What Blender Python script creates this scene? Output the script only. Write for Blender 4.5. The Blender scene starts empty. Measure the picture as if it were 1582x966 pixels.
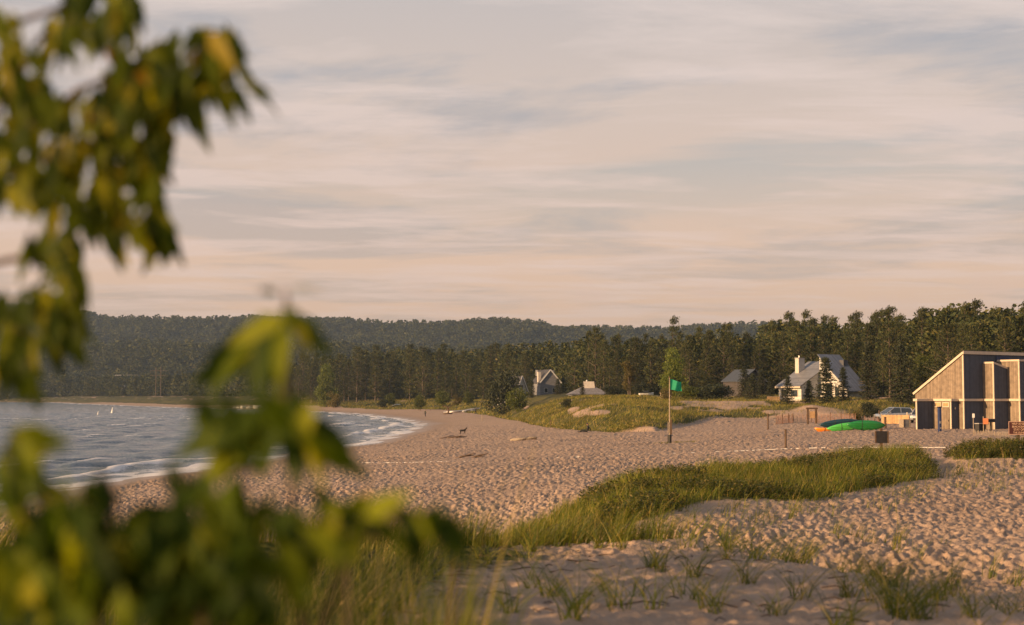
import bpy, math, random
import numpy as np
from mathutils import Vector, Matrix
R = math.radians
random.seed(11)
rng = np.random.default_rng(11)
SC = bpy.context.scene
COL = SC.collection
# ------------------------------------------------------------------ camera model
F = 2197.0; CZ = 6.0; PITCH = math.atan(128 / F)
SUN_AZ = math.atan2(-0.53, -0.848)         # direction to the sun in the XY plane
SUN_EL = R(12.0)
def ray(px, py):
    u = (px - 791) / F; v = (483 - py) / F
    y = math.cos(PITCH) - v * math.sin(PITCH); z = math.sin(PITCH) + v * math.cos(PITCH)
    return u / y, z / y
def at(px, py, Y):
    a, b = ray(px, py)
    return Vector((a * Y, Y, CZ + b * Y))
# ------------------------------------------------------------------ numpy noise
def hsh(ix, iy, s):
    v = np.sin(ix * 127.1 + iy * 311.7 + s * 74.7) * 43758.5453
    return v - np.floor(v)
def vnoise(x, y, s=0):
    x = np.asarray(x, float); y = np.asarray(y, float)
    ix = np.floor(x); iy = np.floor(y); fx = x - ix; fy = y - iy
    fx = fx * fx * (3 - 2 * fx); fy = fy * fy * (3 - 2 * fy)
    a = hsh(ix, iy, s); b = hsh(ix + 1, iy, s); c = hsh(ix, iy + 1, s); d = hsh(ix + 1, iy + 1, s)
    return (a + (b - a) * fx) * (1 - fy) + (c + (d - c) * fx) * fy
def fbm(x, y, s=0, o=4):
    r = 0; a = 0.5; t = 0
    for i in range(o):
        r = r + a * vnoise(x * 2 ** i, y * 2 ** i, s + i * 3.1); t += a; a *= 0.5
    return r / t - 0.5
def sst(a, b, x):
    t = np.clip((x - a) / (b - a), 0, 1); return t * t * (3 - 2 * t)
def ip(x, pts):
    return np.interp(x, [p[0] for p in pts], [p[1] for p in pts])
# ------------------------------------------------------------------ terrain
SHORE = [(-300, -28), (98, -28), (121, -24.5), (157, -21), (178, -17.5), (240, -16.5), (300, -18.5), (340, -24), (380, -31), (455, -47), (527, -70),
         (573, -98), (700, -165), (1000, -300), (1400, -465), (1500, -560), (1700, -900), (2100, -1700), (6000, -9000)]
PROF = [(-900, -9), (-60, -3), (-10, -.55), (0, 0), (10, .5), (25, 1.4), (38, 2.0), (50, 2.5), (65, 2.9), (90, 3.15), (150, 3.3), (500, 3.6)]
EDGE = [(-600, 1470), (-300, 1075), (-160, 760), (-91, 660), (-48, 548), (-21, 492), (-5, 372), (1, 300), (5, 225), (9, 187), (12, 170), (16, 164), (20, 174), (24, 193), (33, 211),
        (41, 205), (52, 200), (70, 205), (400, 230), (3000, 260)]
RIDGETOP = [(-400, 492), (0, 487), (120, 487), (250, 489), (380, 491), (450, 494), (520, 496), (600, 500), (700, 504), (760, 502), (820, 505), (855, 510), (900, 508), (1000, 510), (1200, 518), (1600, 516), (2200, 516)]
RID = [(1.2, 33, .95), (5.5, 42, .85), (10.8, 50.5, .95), (14.6, 56, .85)]
RIDN = [(2.6, 34, .35), (7.3, 41, .6), (11.3, 47, .62), (13.8, 51, .55)]
RIDN2 = [(18.6, 58, .5), (20.5, 56, .72), (28, 57, .75)]
RID2 = [(20.6, 60.5, .6), (33, 67, .7)]
def shore_d(x, y):
    return (x - ip(y, SHORE)) * ip(y, [(320, 1), (420, .85), (520, .75), (1400, .85)])
def ridge(x, y, pts, w):
    best = np.zeros_like(x)
    for i in range(len(pts) - 1):
        ax, ay, aa = pts[i]; bx, by, ba = pts[i + 1]
        dx, dy = bx - ax, by - ay; L2 = dx * dx + dy * dy
        t = np.clip(((x - ax) * dx + (y - ay) * dy) / L2, 0, 1)
        q = (x - ax - dx * t) ** 2 + (y - ay - dy * t) ** 2
        best = np.maximum(best, (aa + (ba - aa) * t) * np.exp(-q / (2 * w * w)))
    return best
def H(x, y, fine=False, want=None):
    x = np.atleast_1d(np.asarray(x, float)); y = np.atleast_1d(np.asarray(y, float))
    d = shore_d(x, y)
    wig = fbm(x / 14, y / 14, 5, 3)
    zb = ip(d + wig * 6 * sst(4, 20, d), PROF)
    # beach cusps
    zb = zb + .25 * fbm(x / 9, y / 30, 8, 2) * sst(0, 20, d) * (1 - sst(300, 500, y))
    # vegetated foredune
    ye = ip(x, EDGE) + 16 * fbm(x / 11, y / 40, 12, 3) * sst(120, 170, y)
    s = (y - ye) * ip(x, [(-300, .6), (-60, .6), (-20, .5), (0, .45), (8, .7), (15, 1)])
    g = ip(s, [(0, 0), (2.5, .16), (14, .38), (40, .68), (78, 1)])
    tgt = ip(791 + F * x / np.maximum(y, 60), [(560, 5.3), (700, 4.7), (780, 4.1), (840, 4.5), (900, 5.1), (960, 5.45)])
    tgt = tgt + (5.45 - tgt) * sst(75, 140, s)
    zd = zb + (tgt - zb) * g + sst(6, 30, s) * (1.9 * fbm(x / 10, y / 16, 21, 4)) * (1 - sst(85, 130, s)) + .006 * np.clip(s - 80, 0, 400)
    zd = zd + sst(0, 5, s) * .9 * fbm(x / 4.5, y / 9, 27, 3) * (1 - sst(30, 60, s))
    z = zd
    hump = lambda cx, cy, rx, ry, a: a * np.exp(-((x - cx) / rx) ** 2 - ((y - cy) / ry) ** 2)
    z = z + hump(46, 216, 3, 6, .5) + hump(56, 226, 10, 8, .8) + hump(29, 206, 4, 8, .35)
    # hills
    yy = np.maximum(y, 1.0)
    pxs = np.clip(791 + F * x / yy, -400, 2200)
    ztop = CZ + (611 - ip(pxs, RIDGETOP)) / F * 2600 - 15
    h = ztop * (.30 * sst(1250, 1620, y) + .68 * sst(1900, 2600, y)) * sst(60, 400, d) * (1 - .5 * sst(3000, 5000, y))
    z = z + h + sst(1500, 1900, y) * sst(60, 400, d) * 42 * fbm(x / 230, y / 260, 33, 3)
    # near ground
    wig2 = fbm(x / 3.1, y / 3.1, 41, 3)
    low = zb + sst(-1.5, 4, x) * ip(y, [(20, 0), (27, 1.0), (40, .92), (60, .38), (78, 0)])
    low = low + np.maximum(ridge(x, y, RID, 3.1), ridge(x, y, RIDN, 2.6)) * (1 + .5 * wig2) + np.maximum(ridge(x, y, RID2, 2.8), ridge(x, y, RIDN2, 2.2)) * (1 + .4 * wig2)
    low = low - .35 * np.exp(-((x / np.maximum(y, 1) - .299) / .013) ** 2) * sst(46, 54, y) * (1 - sst(66, 74, y)) * (y > 1)
    yc = y + 1.2 * wig2
    top = ip(y, [(-40, 4.4), (8, 4.38), (11, 4.24), (15, 4.06), (20, 3.86), (30, 3.5)])
    rt = ip(y, [(-40, 4.4), (0, 4.3), (8, 3.95), (15, 3.42), (22, 3.06), (30, 2.85)])
    wr = sst(3.2, 6.5, x + .10 * (y - 15) + 1.5 * wig2)
    top = top * (1 - wr) + rt * wr
    w = (1 - sst(20.5, 27.5, yc)) * sst(-24, -12, x)
    near = 1 - sst(95, 120, y)
    zn = low * (1 - w) + top * w
    zn = zn + .22 * fbm(x / 2.2, y / 2.6, 51, 3) * w
    z = z * (1 - near) + zn * near
    bare = sst(.8, 4, d) * (1 - sst(0, 3, s))
    if want == 'veg':
        veg = sst(-1.5, 4, s + ip(x, [(-60, 16), (0, 13), (8, 6), (14, .5)]) + 5 * fbm(x / 4, y / 6, 61, 3))
        veg = veg * (1 - .8 * sst(.70, .80, vnoise(x / 3.2, y / 6, 301)) * sst(6, 20, s) * (1 - sst(70, 120, s)))
        hollow = sst(.16, .25, fbm(x / 10, y / 16, 21, 4) * 1.0 + .05 - .004 * np.clip(s - 20, 0, 60)) * (1 - sst(60, 90, s))
        veg = veg * (1 - .85 * hollow * sst(10, 18, x))
        veg = veg * (1 - np.clip(np.exp(-((x - 44) / 5) ** 2 - ((y - 210) / 7) ** 2) * 1.3, 0, .9))
        r1 = np.maximum(ridge(x, y, RID, 2.4), 1.35 * ridge(x, y, RIDN, 2.3)) + np.maximum(ridge(x, y, RID2, 2.3), 1.35 * ridge(x, y, RIDN2, 1.9))
        v2 = sst(.42, .62, r1 + .5 * wig2)
        lf = sst(2.0, -2.0, x - (y - 10) * .02 + 3 * wig2) * (1 - sst(22, 30, y)) * .8
        v2 = v2 * (1 - np.exp(-((x / np.maximum(y, 1) - .299 - .0007 * (58 - y) + .004 * np.sin(y * .8)) / .0125) ** 2) * sst(44, 50, y))
        v2 = np.maximum(v2, lf)
        return np.where(near > .5, v2, veg), d, s
    if fine:
        r1 = np.maximum(ridge(x, y, RID, 2.6), 1.3 * ridge(x, y, RIDN, 2.3)) + np.maximum(ridge(x, y, RID2, 2.4), 1.3 * ridge(x, y, RIDN2, 1.9))
        amp = (.45 + .9 * vnoise(x / 5, y / 7, 201)) * bare * (1 - .75 * sst(.3, .6, r1)) * (1 - .55 * w * (1 - wr)) * (1 - sst(240, 300, y))
        for cell, a, sd in ((.36, .072, 1), (.23, .058, 2), (.62, .035, 3)):
            gx = x / cell; gy = y / cell; ix = np.floor(gx); iy = np.floor(gy)
            acc = np.zeros_like(x)
            for ox in (-1, 0, 1):
                for oy in (-1, 0, 1):
                    jx = ix + ox; jy = iy + oy
                    cx = jx + hsh(jx, jy, sd * 5.3); cy = jy + hsh(jx, jy, sd * 5.3 + 1.7)
                    sc = .5 + hsh(jx, jy, sd * 5.3 + 2.9)
                    th = hsh(jx, jy, sd * 5.3 + 4.1) * 3.14
                    ux = (gx - cx) * np.cos(th) + (gy - cy) * np.sin(th); uy = -(gx - cx) * np.sin(th) + (gy - cy) * np.cos(th)
                    q = (ux / .36) ** 2 + (uy / .25) ** 2
                    acc += sc * (-np.exp(-q) + .55 * np.exp(-(np.sqrt(q) - 1.5) ** 2 * 3))
            z = z + acc * a * amp
        z = z + .05 * fbm(x / .5, y / .5, 71, 3) * amp
    return z
def hz(x, y): return float(H(x, y)[0])
def ground(px, py):
    """where the ray through a photo point meets the ground"""
    a, b = ray(px, py)
    Y = np.geomspace(9, 2600, 4000)
    g = H(a * Y, Y); r = CZ + b * Y
    k = np.argmax(r < g)
    Yk = Y[k] if r[k] < g[k] else 600
    return Vector((a * Yk, Yk, hz(a * Yk, Yk)))
def gat(px, Y):
    x = ray(px, 611)[0] * Y
    return Vector((x, Y, hz(x, Y)))
# ------------------------------------------------------------------ mesh helpers
def np_mesh(name, V, Q=None, T=None):
    me = bpy.data.meshes.new(name)
    V = np.asarray(V, np.float32)
    me.vertices.add(len(V)); me.vertices.foreach_set('co', V.ravel())
    nq = 0 if Q is None else len(Q); nt = 0 if T is None else len(T)
    idx = []; 
    if nq: idx.append(np.asarray(Q, np.int32).ravel())
    if nt: idx.append(np.asarray(T, np.int32).ravel())
    idx = np.concatenate(idx)
    me.loops.add(len(idx)); me.loops.foreach_set('vertex_index', idx)
    me.polygons.add(nq + nt)
    ls = np.concatenate([np.arange(nq) * 4, nq * 4 + np.arange(nt) * 3]).astype(np.int32)
    me.polygons.foreach_set('loop_start', ls)
    me.update(calc_edges=True)
    return me
def link(name, me, mat=None, parent=None, smooth=False, loc=None, rotz=0):
    o = bpy.data.objects.new(name, me); COL.objects.link(o)
    if mat is not None:
        for m in (mat if isinstance(mat, (list, tuple)) else [mat]): me.materials.append(m)
    if parent is not None: o.parent = parent
    if smooth: me.polygons.foreach_set('use_smooth', np.ones(len(me.polygons), bool))
    if loc is not None: o.location = loc
    o.rotation_euler = (0, 0, rotz)
    return o
def tag(o, label=None, cat=None, group=None, kind=None):
    if label: o['label'] = label
    if cat: o['category'] = cat
    if group: o['group'] = group
    if kind: o['kind'] = kind
    return o
def thing(name, label, cat, loc=(0, 0, 0), rotz=0, group=None):
    o = bpy.data.objects.new(name, None); COL.objects.link(o)
    o.location = loc; o.rotation_euler = (0, 0, rotz); o.empty_display_size = .3
    return tag(o, label, cat, group)
def dup(root, loc, rotz=0, scale=1, label=None, group=None):
    r = root.copy(); COL.objects.link(r); r.location = loc; r.rotation_euler = (0, 0, rotz)
    r.scale = (scale, scale, scale) if not isinstance(scale, (tuple, list)) else scale
    if label: r['label'] = label
    if group: r['group'] = group
    for ch in list(root.children):
        c = ch.copy(); COL.objects.link(c); c.parent = r
        for g in ch.children:
            e = g.copy(); COL.objects.link(e); e.parent = c
    return r
class MB:
    def __init__(s): s.v = []; s.f = []; s.m = []
    def add(s, v, f, m=0):
        b = len(s.v); s.v += [tuple(p) for p in v]; s.f += [tuple(i + b for i in q) for q in f]; s.m += [m] * len(f); return s
    def box(s, x0, x1, y0, y1, z0, z1, m=0, rz=0, c=None):
        P = [(x, y, z) for z in (z0, z1) for x, y in ((x0, y0), (x1, y0), (x1, y1), (x0, y1))]
        if rz:
            cx, cy = c or ((x0 + x1) / 2, (y0 + y1) / 2); co, si = math.cos(rz), math.sin(rz)
            P = [(cx + (x - cx) * co - (y - cy) * si, cy + (x - cx) * si + (y - cy) * co, z) for x, y, z in P]
        return s.add(P, [(0, 3, 2, 1), (4, 5, 6, 7), (0, 1, 5, 4), (1, 2, 6, 5), (2, 3, 7, 6), (3, 0, 4, 7)], m)
    def bar(s, a, b, w, h, m=0):
        a = Vector(a); b = Vector(b); d = (b - a).normalized()
        up = Vector((0, 0, 1)) if abs(d.z) < .98 else Vector((1, 0, 0))
        r = d.cross(up).normalized() * w / 2; u = r.cross(d).normalized() * h / 2
        P = [p + q for p in (a, b) for q in (-r - u, r - u, r + u, -r + u)]
        return s.add(P, [(0, 3, 2, 1), (4, 5, 6, 7), (0, 1, 5, 4), (1, 2, 6, 5), (2, 3, 7, 6), (3, 0, 4, 7)], m)
    def tube(s, pts, rad, n=8, m=0, caps=True):
        pts = [Vector(p) for p in pts]
        if not isinstance(rad, (list, tuple)): rad = [rad] * len(pts)
        b = len(s.v)
        prev = None
        for i, p in enumerate(pts):
            d = (pts[min(i + 1, len(pts) - 1)] - pts[max(i - 1, 0)]).normalized()
            if prev is None:
                prev = d.cross(Vector((0, 0, 1)) if abs(d.z) < .95 else Vector((1, 0, 0))).normalized()
            else:
                prev = (prev - d * prev.dot(d)).normalized()
            q = d.cross(prev)
            for k in range(n):
                t = 2 * math.pi * k / n
                s.v.append(tuple(p + (prev * math.cos(t) + q * math.sin(t)) * rad[i]))
        for i in range(len(pts) - 1):
            for k in range(n):
                s.f.append((b + i * n + k, b + i * n + (k + 1) % n, b + (i + 1) * n + (k + 1) % n, b + (i + 1) * n + k)); s.m.append(m)
        if caps:
            s.f.append(tuple(b + k for k in reversed(range(n)))); s.m.append(m)
            s.f.append(tuple(b + (len(pts) - 1) * n + k for k in range(n))); s.m.append(m)
        return s
    def prism(s, poly, fn, m=0, mats=None):
        """poly: list of 2D points; fn(p, side) -> 3D for side 0/1"""
        n = len(poly)
        P = [fn(p, 0) for p in poly] + [fn(p, 1) for p in poly]
        s.add(P, [tuple(reversed(range(n))), tuple(range(n, 2 * n))], m)
        b = len(s.v) - 2 * n
        for i in range(n):
            j = (i + 1) % n
            s.f.append((b + i, b + j, b + n + j, b + n + i)); s.m.append(mats[i] if mats else m)
        return s
    def build(s, name, mat, parent=None, smooth=False, bevel=0, **k):
        me = bpy.data.meshes.new(name); me.from_pydata(s.v, [], s.f)
        o = link(name, me, mat, parent, smooth, **k)
        me.polygons.foreach_set('material_index', s.m)
        import bmesh
        bm = bmesh.new(); bm.from_mesh(me); bmesh.ops.recalc_face_normals(bm, faces=bm.faces); bm.to_mesh(me); bm.free()
        if bevel:
            bv = o.modifiers.new('bevel', 'BEVEL'); bv.width = bevel; bv.segments = 2; bv.limit_method = 'ANGLE'
        return o
# ------------------------------------------------------------------ materials
def newmat(name):
    m = bpy.data.materials.new(name); m.use_nodes = True
    nt = m.node_tree; nt.nodes.clear()
    out = nt.nodes.new('ShaderNodeOutputMaterial')
    return m, nt, out
def N(nt, t, **k):
    n = nt.nodes.new(t)
    for a, b in k.items():
        if a.startswith('i_'):
            key = a[2:]; key = int(key) if key.isdigit() else key.replace('_', ' ')
            n.inputs[key].default_value = b
        else: setattr(n, a, b)
    return n
def L(nt, a, ao, b, bi): nt.links.new(a.outputs[ao], b.inputs[bi])
def ramp(nt, stops, interp='LINEAR'):
    n = nt.nodes.new('ShaderNodeValToRGB'); cr = n.color_ramp; cr.interpolation = interp
    while len(cr.elements) < len(stops): cr.elements.new(0.5)
    for e, (p, c) in zip(cr.elements, stops):
        e.position = p; e.color = (*c, 1) if len(c) == 3 else c
    return n
def mat(name, col, rough=.7, var=.25, scale=3.0, bump=0.0, bscale=None, metal=0, spec=.5, stripes=None, clear=0, coords='Object'):
    m, nt, out = newmat(name)
    p = N(nt, 'ShaderNodeBsdfPrincipled'); L(nt, p, 0, out, 0)
    p.inputs['Roughness'].default_value = rough; p.inputs['Metallic'].default_value = metal
    p.inputs['Specular IOR Level'].default_value = spec
    if clear: p.inputs['Coat Weight'].default_value = clear
    tc = N(nt, 'ShaderNodeTexCoord')
    no = N(nt, 'ShaderNodeTexNoise', i_Scale=scale, i_Detail=5.0); L(nt, tc, coords, no, 'Vector')
    a = tuple(c * (1 - var) for c in col); b = tuple(min(1, c * (1 + var)) for c in col)
    r = ramp(nt, [(.3, a), (.7, b)]); L(nt, no, 0, r, 0)
    src = r
    hgt = no
    if stripes:   # vertical boards: axis, spacing
        ax, sp = stripes
        sep = N(nt, 'ShaderNodeSeparateXYZ'); L(nt, tc, coords, sep, 0)
        ad = N(nt, 'ShaderNodeMath', operation='ADD')
        if ax == 'XY': L(nt, sep, 0, ad, 0); L(nt, sep, 1, ad, 1)
        elif ax == 'Z': L(nt, sep, 2, ad, 0); ad.inputs[1].default_value = 0
        elif ax == 'X': L(nt, sep, 0, ad, 0); ad.inputs[1].default_value = 0
        else: L(nt, sep, 1, ad, 0); ad.inputs[1].default_value = 0
        dv = N(nt, 'ShaderNodeMath', operation='DIVIDE'); L(nt, ad, 0, dv, 0); dv.inputs[1].default_value = sp
        fl = N(nt, 'ShaderNodeMath', operation='FLOOR'); L(nt, dv, 0, fl, 0)
        fr = N(nt, 'ShaderNodeMath', operation='FRACT'); L(nt, dv, 0, fr, 0)
        wn = N(nt, 'ShaderNodeTexWhiteNoise', noise_dimensions='1D'); L(nt, fl, 0, wn, 'W')
        mr = N(nt, 'ShaderNodeMapRange', i_3=.82, i_4=1.15); L(nt, wn, 0, mr, 0)
        gr = N(nt, 'ShaderNodeMath', operation='GREATER_THAN'); L(nt, fr, 0, gr, 0); gr.inputs[1].default_value = .1
        g2 = N(nt, 'ShaderNodeMapRange', i_3=.6, i_4=1.0); L(nt, gr, 0, g2, 0)
        mu = N(nt, 'ShaderNodeMath', operation='MULTIPLY'); L(nt, mr, 0, mu, 0); L(nt, g2, 0, mu, 1)
        mx = N(nt, 'ShaderNodeVectorMath', operation='SCALE'); L(nt, r, 0, mx, 0); L(nt, mu, 0, mx, 'Scale')
        src = mx; hgt = gr
        bp = N(nt, 'ShaderNodeBump', i_Strength=.6, i_Distance=.01); L(nt, gr, 0, bp, 'Height'); L(nt, bp, 0, p, 'Normal')
    elif bump:
        n2 = N(nt, 'ShaderNodeTexNoise', i_Scale=bscale or scale * 4, i_Detail=4.0); L(nt, tc, coords, n2, 'Vector')
        bp = N(nt, 'ShaderNodeBump', i_Strength=.7, i_Distance=bump); L(nt, n2, 0, bp, 'Height'); L(nt, bp, 0, p, 'Normal')
    L(nt, src, 0, p, 'Base Color')
    return m
def leafmat(name, stops, trans=.3, rough=.55, objvar=.35, nscale=0, spec=.3):
    """stops picked per leaf"""
    m, nt, out = newmat(name)
    g = N(nt, 'ShaderNodeNewGeometry')
    r = ramp(nt, stops); L(nt, g, 'Random Per Island', r, 0)
    oi = N(nt, 'ShaderNodeObjectInfo')
    mr = N(nt, 'ShaderNodeMapRange', i_3=1 - objvar, i_4=1 + objvar); L(nt, oi, 'Random', mr, 0)
    sc = N(nt, 'ShaderNodeVectorMath', operation='SCALE'); L(nt, r, 0, sc, 0); L(nt, mr, 0, sc, 'Scale')
    last = sc
    if nscale:
        tc = N(nt, 'ShaderNodeTexCoord'); no = N(nt, 'ShaderNodeTexNoise', i_Scale=nscale, i_Detail=3.0); L(nt, tc, 'Object', no, 'Vector')
        m2 = N(nt, 'ShaderNodeMapRange', i_1=.3, i_2=.7, i_3=.6, i_4=1.5); L(nt, no, 0, m2, 0)
        s2 = N(nt, 'ShaderNodeVectorMath', operation='SCALE'); L(nt, sc, 0, s2, 0); L(nt, m2, 0, s2, 'Scale'); last = s2
    p = N(nt, 'ShaderNodeBsdfPrincipled', i_Roughness=rough); p.inputs['Specular IOR Level'].default_value = spec
    L(nt, last, 0, p, 'Base Color')
    t = N(nt, 'ShaderNodeBsdfTranslucent')
    tcg = N(nt, 'ShaderNodeVectorMath', operation='MULTIPLY'); L(nt, last, 0, tcg, 0); tcg.inputs[1].default_value = (2.0, 1.9, .5); L(nt, tcg, 0, t, 0)
    mx = N(nt, 'ShaderNodeMixShader', i_0=trans); L(nt, p, 0, mx, 1); L(nt, t, 0, mx, 2); L(nt, mx, 0, out, 0)
    return m
M = {}
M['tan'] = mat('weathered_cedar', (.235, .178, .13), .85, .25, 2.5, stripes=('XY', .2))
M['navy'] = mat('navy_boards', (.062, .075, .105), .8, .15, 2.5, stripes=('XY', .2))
M['cream'] = mat('cream_trim', (.58, .48, .37), .7, .1)
M['wood'] = mat('brown_post_wood', (.10, .06, .035), .85, .3, 8, bump=.01)
M['greywood'] = mat('silvered_wood', (.30, .24, .18), .85, .3, 8, bump=.01)
M['fencewood'] = mat('sunny_plank', (.55, .34, .17), .8, .2, 4, stripes=('XY', .15))
M['dark'] = mat('dark_painted_metal', (.018, .016, .016), .6, .3)
M['metal'] = mat('galvanised_metal', (.45, .43, .42), .4, .15, metal=.6)
M['white'] = mat('white_paint', (.75, .73, .70), .6, .06)
M['housewhite'] = mat('white_board_siding', (.56, .54, .51), .7, .08, stripes=('Z', .2))
M['roofgrey'] = mat('grey_seam_roof', (.20, .20, .215), .45, .12, 1.5, stripes=('X', .45))
M['roofgrey2'] = mat('grey_seam_roof_b', (.17, .175, .20), .45, .12, 1.5, stripes=('X', .45))
M['roofdark'] = mat('dark_shingles', (.06, .06, .07), .85, .3, 6)
M['wallshade'] = mat('grey_blue_siding', (.22, .22, .24), .8, .1, stripes=('Z', .2))
M['darkwall'] = mat('dark_siding', (.07, .06, .06), .8, .2, stripes=('Z', .2))
M['chimney'] = mat('pale_chimney', (.55, .50, .45), .8, .1)
M['glass'] = mat('dark_glass', (.03, .04, .05), .08, .2, spec=.8)
M['blue'] = mat('blue_paint', (.02, .035, .11), .5, .2)
M['sign'] = mat('brown_sign', (.055, .012, .010), .6, .15)
M['bark'] = mat('bark', (.10, .075, .055), .9, .35, 6, bump=.02)
M['twig'] = mat('twig_bark', (.09, .055, .03), .8, .3, 20)
PINE = [(0, (.020, .030, .010)), (.5, (.045, .056, .017)), (.85, (.085, .085, .024)), (1, (.12, .10, .03))]
M['pine'] = leafmat('pine_needles', PINE, .12, .7, .3)
M['spruce'] = leafmat('spruce_needles', [(0, (.02, .028, .014)), (1, (.055, .062, .028))], .1, .7, .2)
M['decid'] = leafmat('broad_leaves', [(0, (.045, .06, .014)), (.6, (.09, .11, .022)), (1, (.15, .15, .03))], .3, .6, .3)
M['olive'] = leafmat('tan_leaves', [(0, (.065, .06, .018)), (.6, (.12, .10, .03)), (1, (.19, .14, .045))], .3, .6, .2)
M['bright'] = leafmat('pale_leaves', [(0, (.06, .085, .015)), (.6, (.12, .15, .03)), (1, (.20, .21, .04))], .35, .6, .15)
M['far'] = leafmat('far_leaves', [(0, (.028, .038, .013)), (.6, (.055, .062, .019)), (1, (.085, .08, .025))], .15, .8, 0, nscale=.09)
GR = [(0, (.035, .052, .006)), (.4, (.085, .11, .011)), (.75, (.17, .17, .02)), (.92, (.32, .24, .06)), (1, (.40, .28, .11))]
M['grass'] = leafmat('beach_grass', GR, .35, .5, 0, nscale=.35)
M['grassfar'] = leafmat('dune_grass_far', [(0, (.055, .072, .014)), (.4, (.12, .13, .024)), (.75, (.25, .20, .05)), (1, (.42, .30, .12))], .3, .6, 0, nscale=.2)
M['drygrass'] = leafmat('dry_grass', [(0, (.07, .095, .012)), (.45, (.16, .17, .025)), (.8, (.34, .27, .09)), (1, (.55, .38, .2))], .35, .6, 0)
# ------------------------------------------------------------------ the ground sheet
def ground_mesh():
    a = np.concatenate([np.linspace(-180, -40, 36, endpoint=False), np.linspace(-40, -23, 60, endpoint=False), np.linspace(-23, 23, 860, endpoint=False),
                        np.linspace(23, 40, 60, endpoint=False), np.linspace(40, 180, 36)])
    a = np.radians(a)
    r = np.concatenate([[0.3], np.linspace(.8, 8, 24, endpoint=False), np.geomspace(8, 280, 860, endpoint=False), np.geomspace(280, 7000, 260)])
    A, Rr = np.meshgrid(a, r)
    X = Rr * np.sin(A); Y = Rr * np.cos(A)
    Z = H(X.ravel(), Y.ravel(), fine=True)
    veg, d, s = H(X.ravel(), Y.ravel(), want='veg')
    na = len(a); nr = len(r)
    i = np.arange(nr - 1)[:, None] * na + np.arange(na - 1)[None, :]
    Q = np.stack([i, i + 1, i + 1 + na, i + na], -1).reshape(-1, 4)
    me = np_mesh('ground', np.stack([X.ravel(), Y.ravel(), Z], -1), Q)
    at_ = me.attributes.new('veg', 'FLOAT', 'POINT'); at_.data.foreach_set('value', veg.astype(np.float32))
    wet = np.clip(1 - sst(.02, .42, Z + .12 * fbm(X.ravel() / 3, Y.ravel() / 6, 91, 2)), 0, 1)
    at2 = me.attributes.new('wet', 'FLOAT', 'POINT'); at2.data.foreach_set('value', wet.astype(np.float32))
    m, nt, out = newmat('sand_and_dune_soil')
    p = N(nt, 'ShaderNodeBsdfPrincipled', i_Roughness=.95); p.inputs['Specular IOR Level'].default_value = .15; L(nt, p, 0, out, 0)
    tc = N(nt, 'ShaderNodeTexCoord')
    n1 = N(nt, 'ShaderNodeTexNoise', i_Scale=.22, i_Detail=6.0, i_Roughness=.6); L(nt, tc, 'Object', n1, 'Vector')
    n2 = N(nt, 'ShaderNodeTexNoise', i_Scale=3.2, i_Detail=6.0, i_Roughness=.7); L(nt, tc, 'Object', n2, 'Vector')
    sand = ramp(nt, [(.3, (.34, .235, .168)), (.55, (.455, .325, .24)), (.8, (.56, .415, .315))])
    ad = N(nt, 'ShaderNodeMix', i_0=.55); L(nt, n1, 0, ad, 2); L(nt, n2, 0, ad, 3); L(nt, ad, 0, sand, 0)
    n3 = N(nt, 'ShaderNodeTexNoise', i_Scale=.16, i_Detail=8.0, i_Roughness=.75); L(nt, tc, 'Object', n3, 'Vector')
    soil = ramp(nt, [(.35, (.045, .05, .015)), (.5, (.09, .085, .025)), (.62, (.16, .125, .045)), (.78, (.28, .20, .09))]); L(nt, n3, 0, soil, 0)
    av = N(nt, 'ShaderNodeAttribute', attribute_name='veg')
    nadd = N(nt, 'ShaderNodeMath', operation='MULTIPLY_ADD', i_1=.7); L(nt, n2, 0, nadd, 0); nadd.inputs[2].default_value = -.35
    vsum = N(nt, 'ShaderNodeMath', operation='ADD'); L(nt, av, 'Fac', vsum, 0); L(nt, nadd, 0, vsum, 1)
    vr = N(nt, 'ShaderNodeMapRange', i_1=.35, i_2=.65); L(nt, vsum, 0, vr, 0)
    mx = N(nt, 'ShaderNodeMix', data_type='RGBA'); L(nt, vr, 0, mx, 0); L(nt, sand, 0, mx, 6); L(nt, soil, 0, mx, 7)
    aw = N(nt, 'ShaderNodeAttribute', attribute_name='wet')
    wm = N(nt, 'ShaderNodeMix', data_type='RGBA'); L(nt, aw, 'Fac', wm, 0); L(nt, mx, 2, wm, 6); wm.inputs[7].default_value = (.32, .205, .115, 1)
    L(nt, wm, 2, p, 'Base Color')
    rr = N(nt, 'ShaderNodeMapRange', i_3=.95, i_4=.3); L(nt, aw, 'Fac', rr, 0); L(nt, rr, 0, p, 'Roughness')
    # footprints continued at distance
    vo = N(nt, 'ShaderNodeTexVoronoi', i_Scale=2.9, feature='SMOOTH_F1'); L(nt, tc, 'Object', vo, 'Vector')
    n4 = N(nt, 'ShaderNodeTexNoise', i_Scale=4.2, i_Detail=5.0, i_Roughness=.7); L(nt, tc, 'Object', n4, 'Vector')
    hs = N(nt, 'ShaderNodeMath', operation='ADD'); L(nt, vo, 0, hs, 0); L(nt, n4, 0, hs, 1)
    bs = N(nt, 'ShaderNodeMapRange', i_3=.55, i_4=.1); L(nt, aw, 'Fac', bs, 0)
    bp = N(nt, 'ShaderNodeBump', i_Distance=.16); L(nt, hs, 0, bp, 'Height'); L(nt, bs, 0, bp, 'Strength')
    n5 = N(nt, 'ShaderNodeTexNoise', i_Scale=30.0, i_Detail=4.0); L(nt, tc, 'Object', n5, 'Vector')
    bp2 = N(nt, 'ShaderNodeBump', i_Distance=.006, i_Strength=.6); L(nt, n5, 0, bp2, 'Height'); L(nt, bp, 0, bp2, 'Normal')
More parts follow.
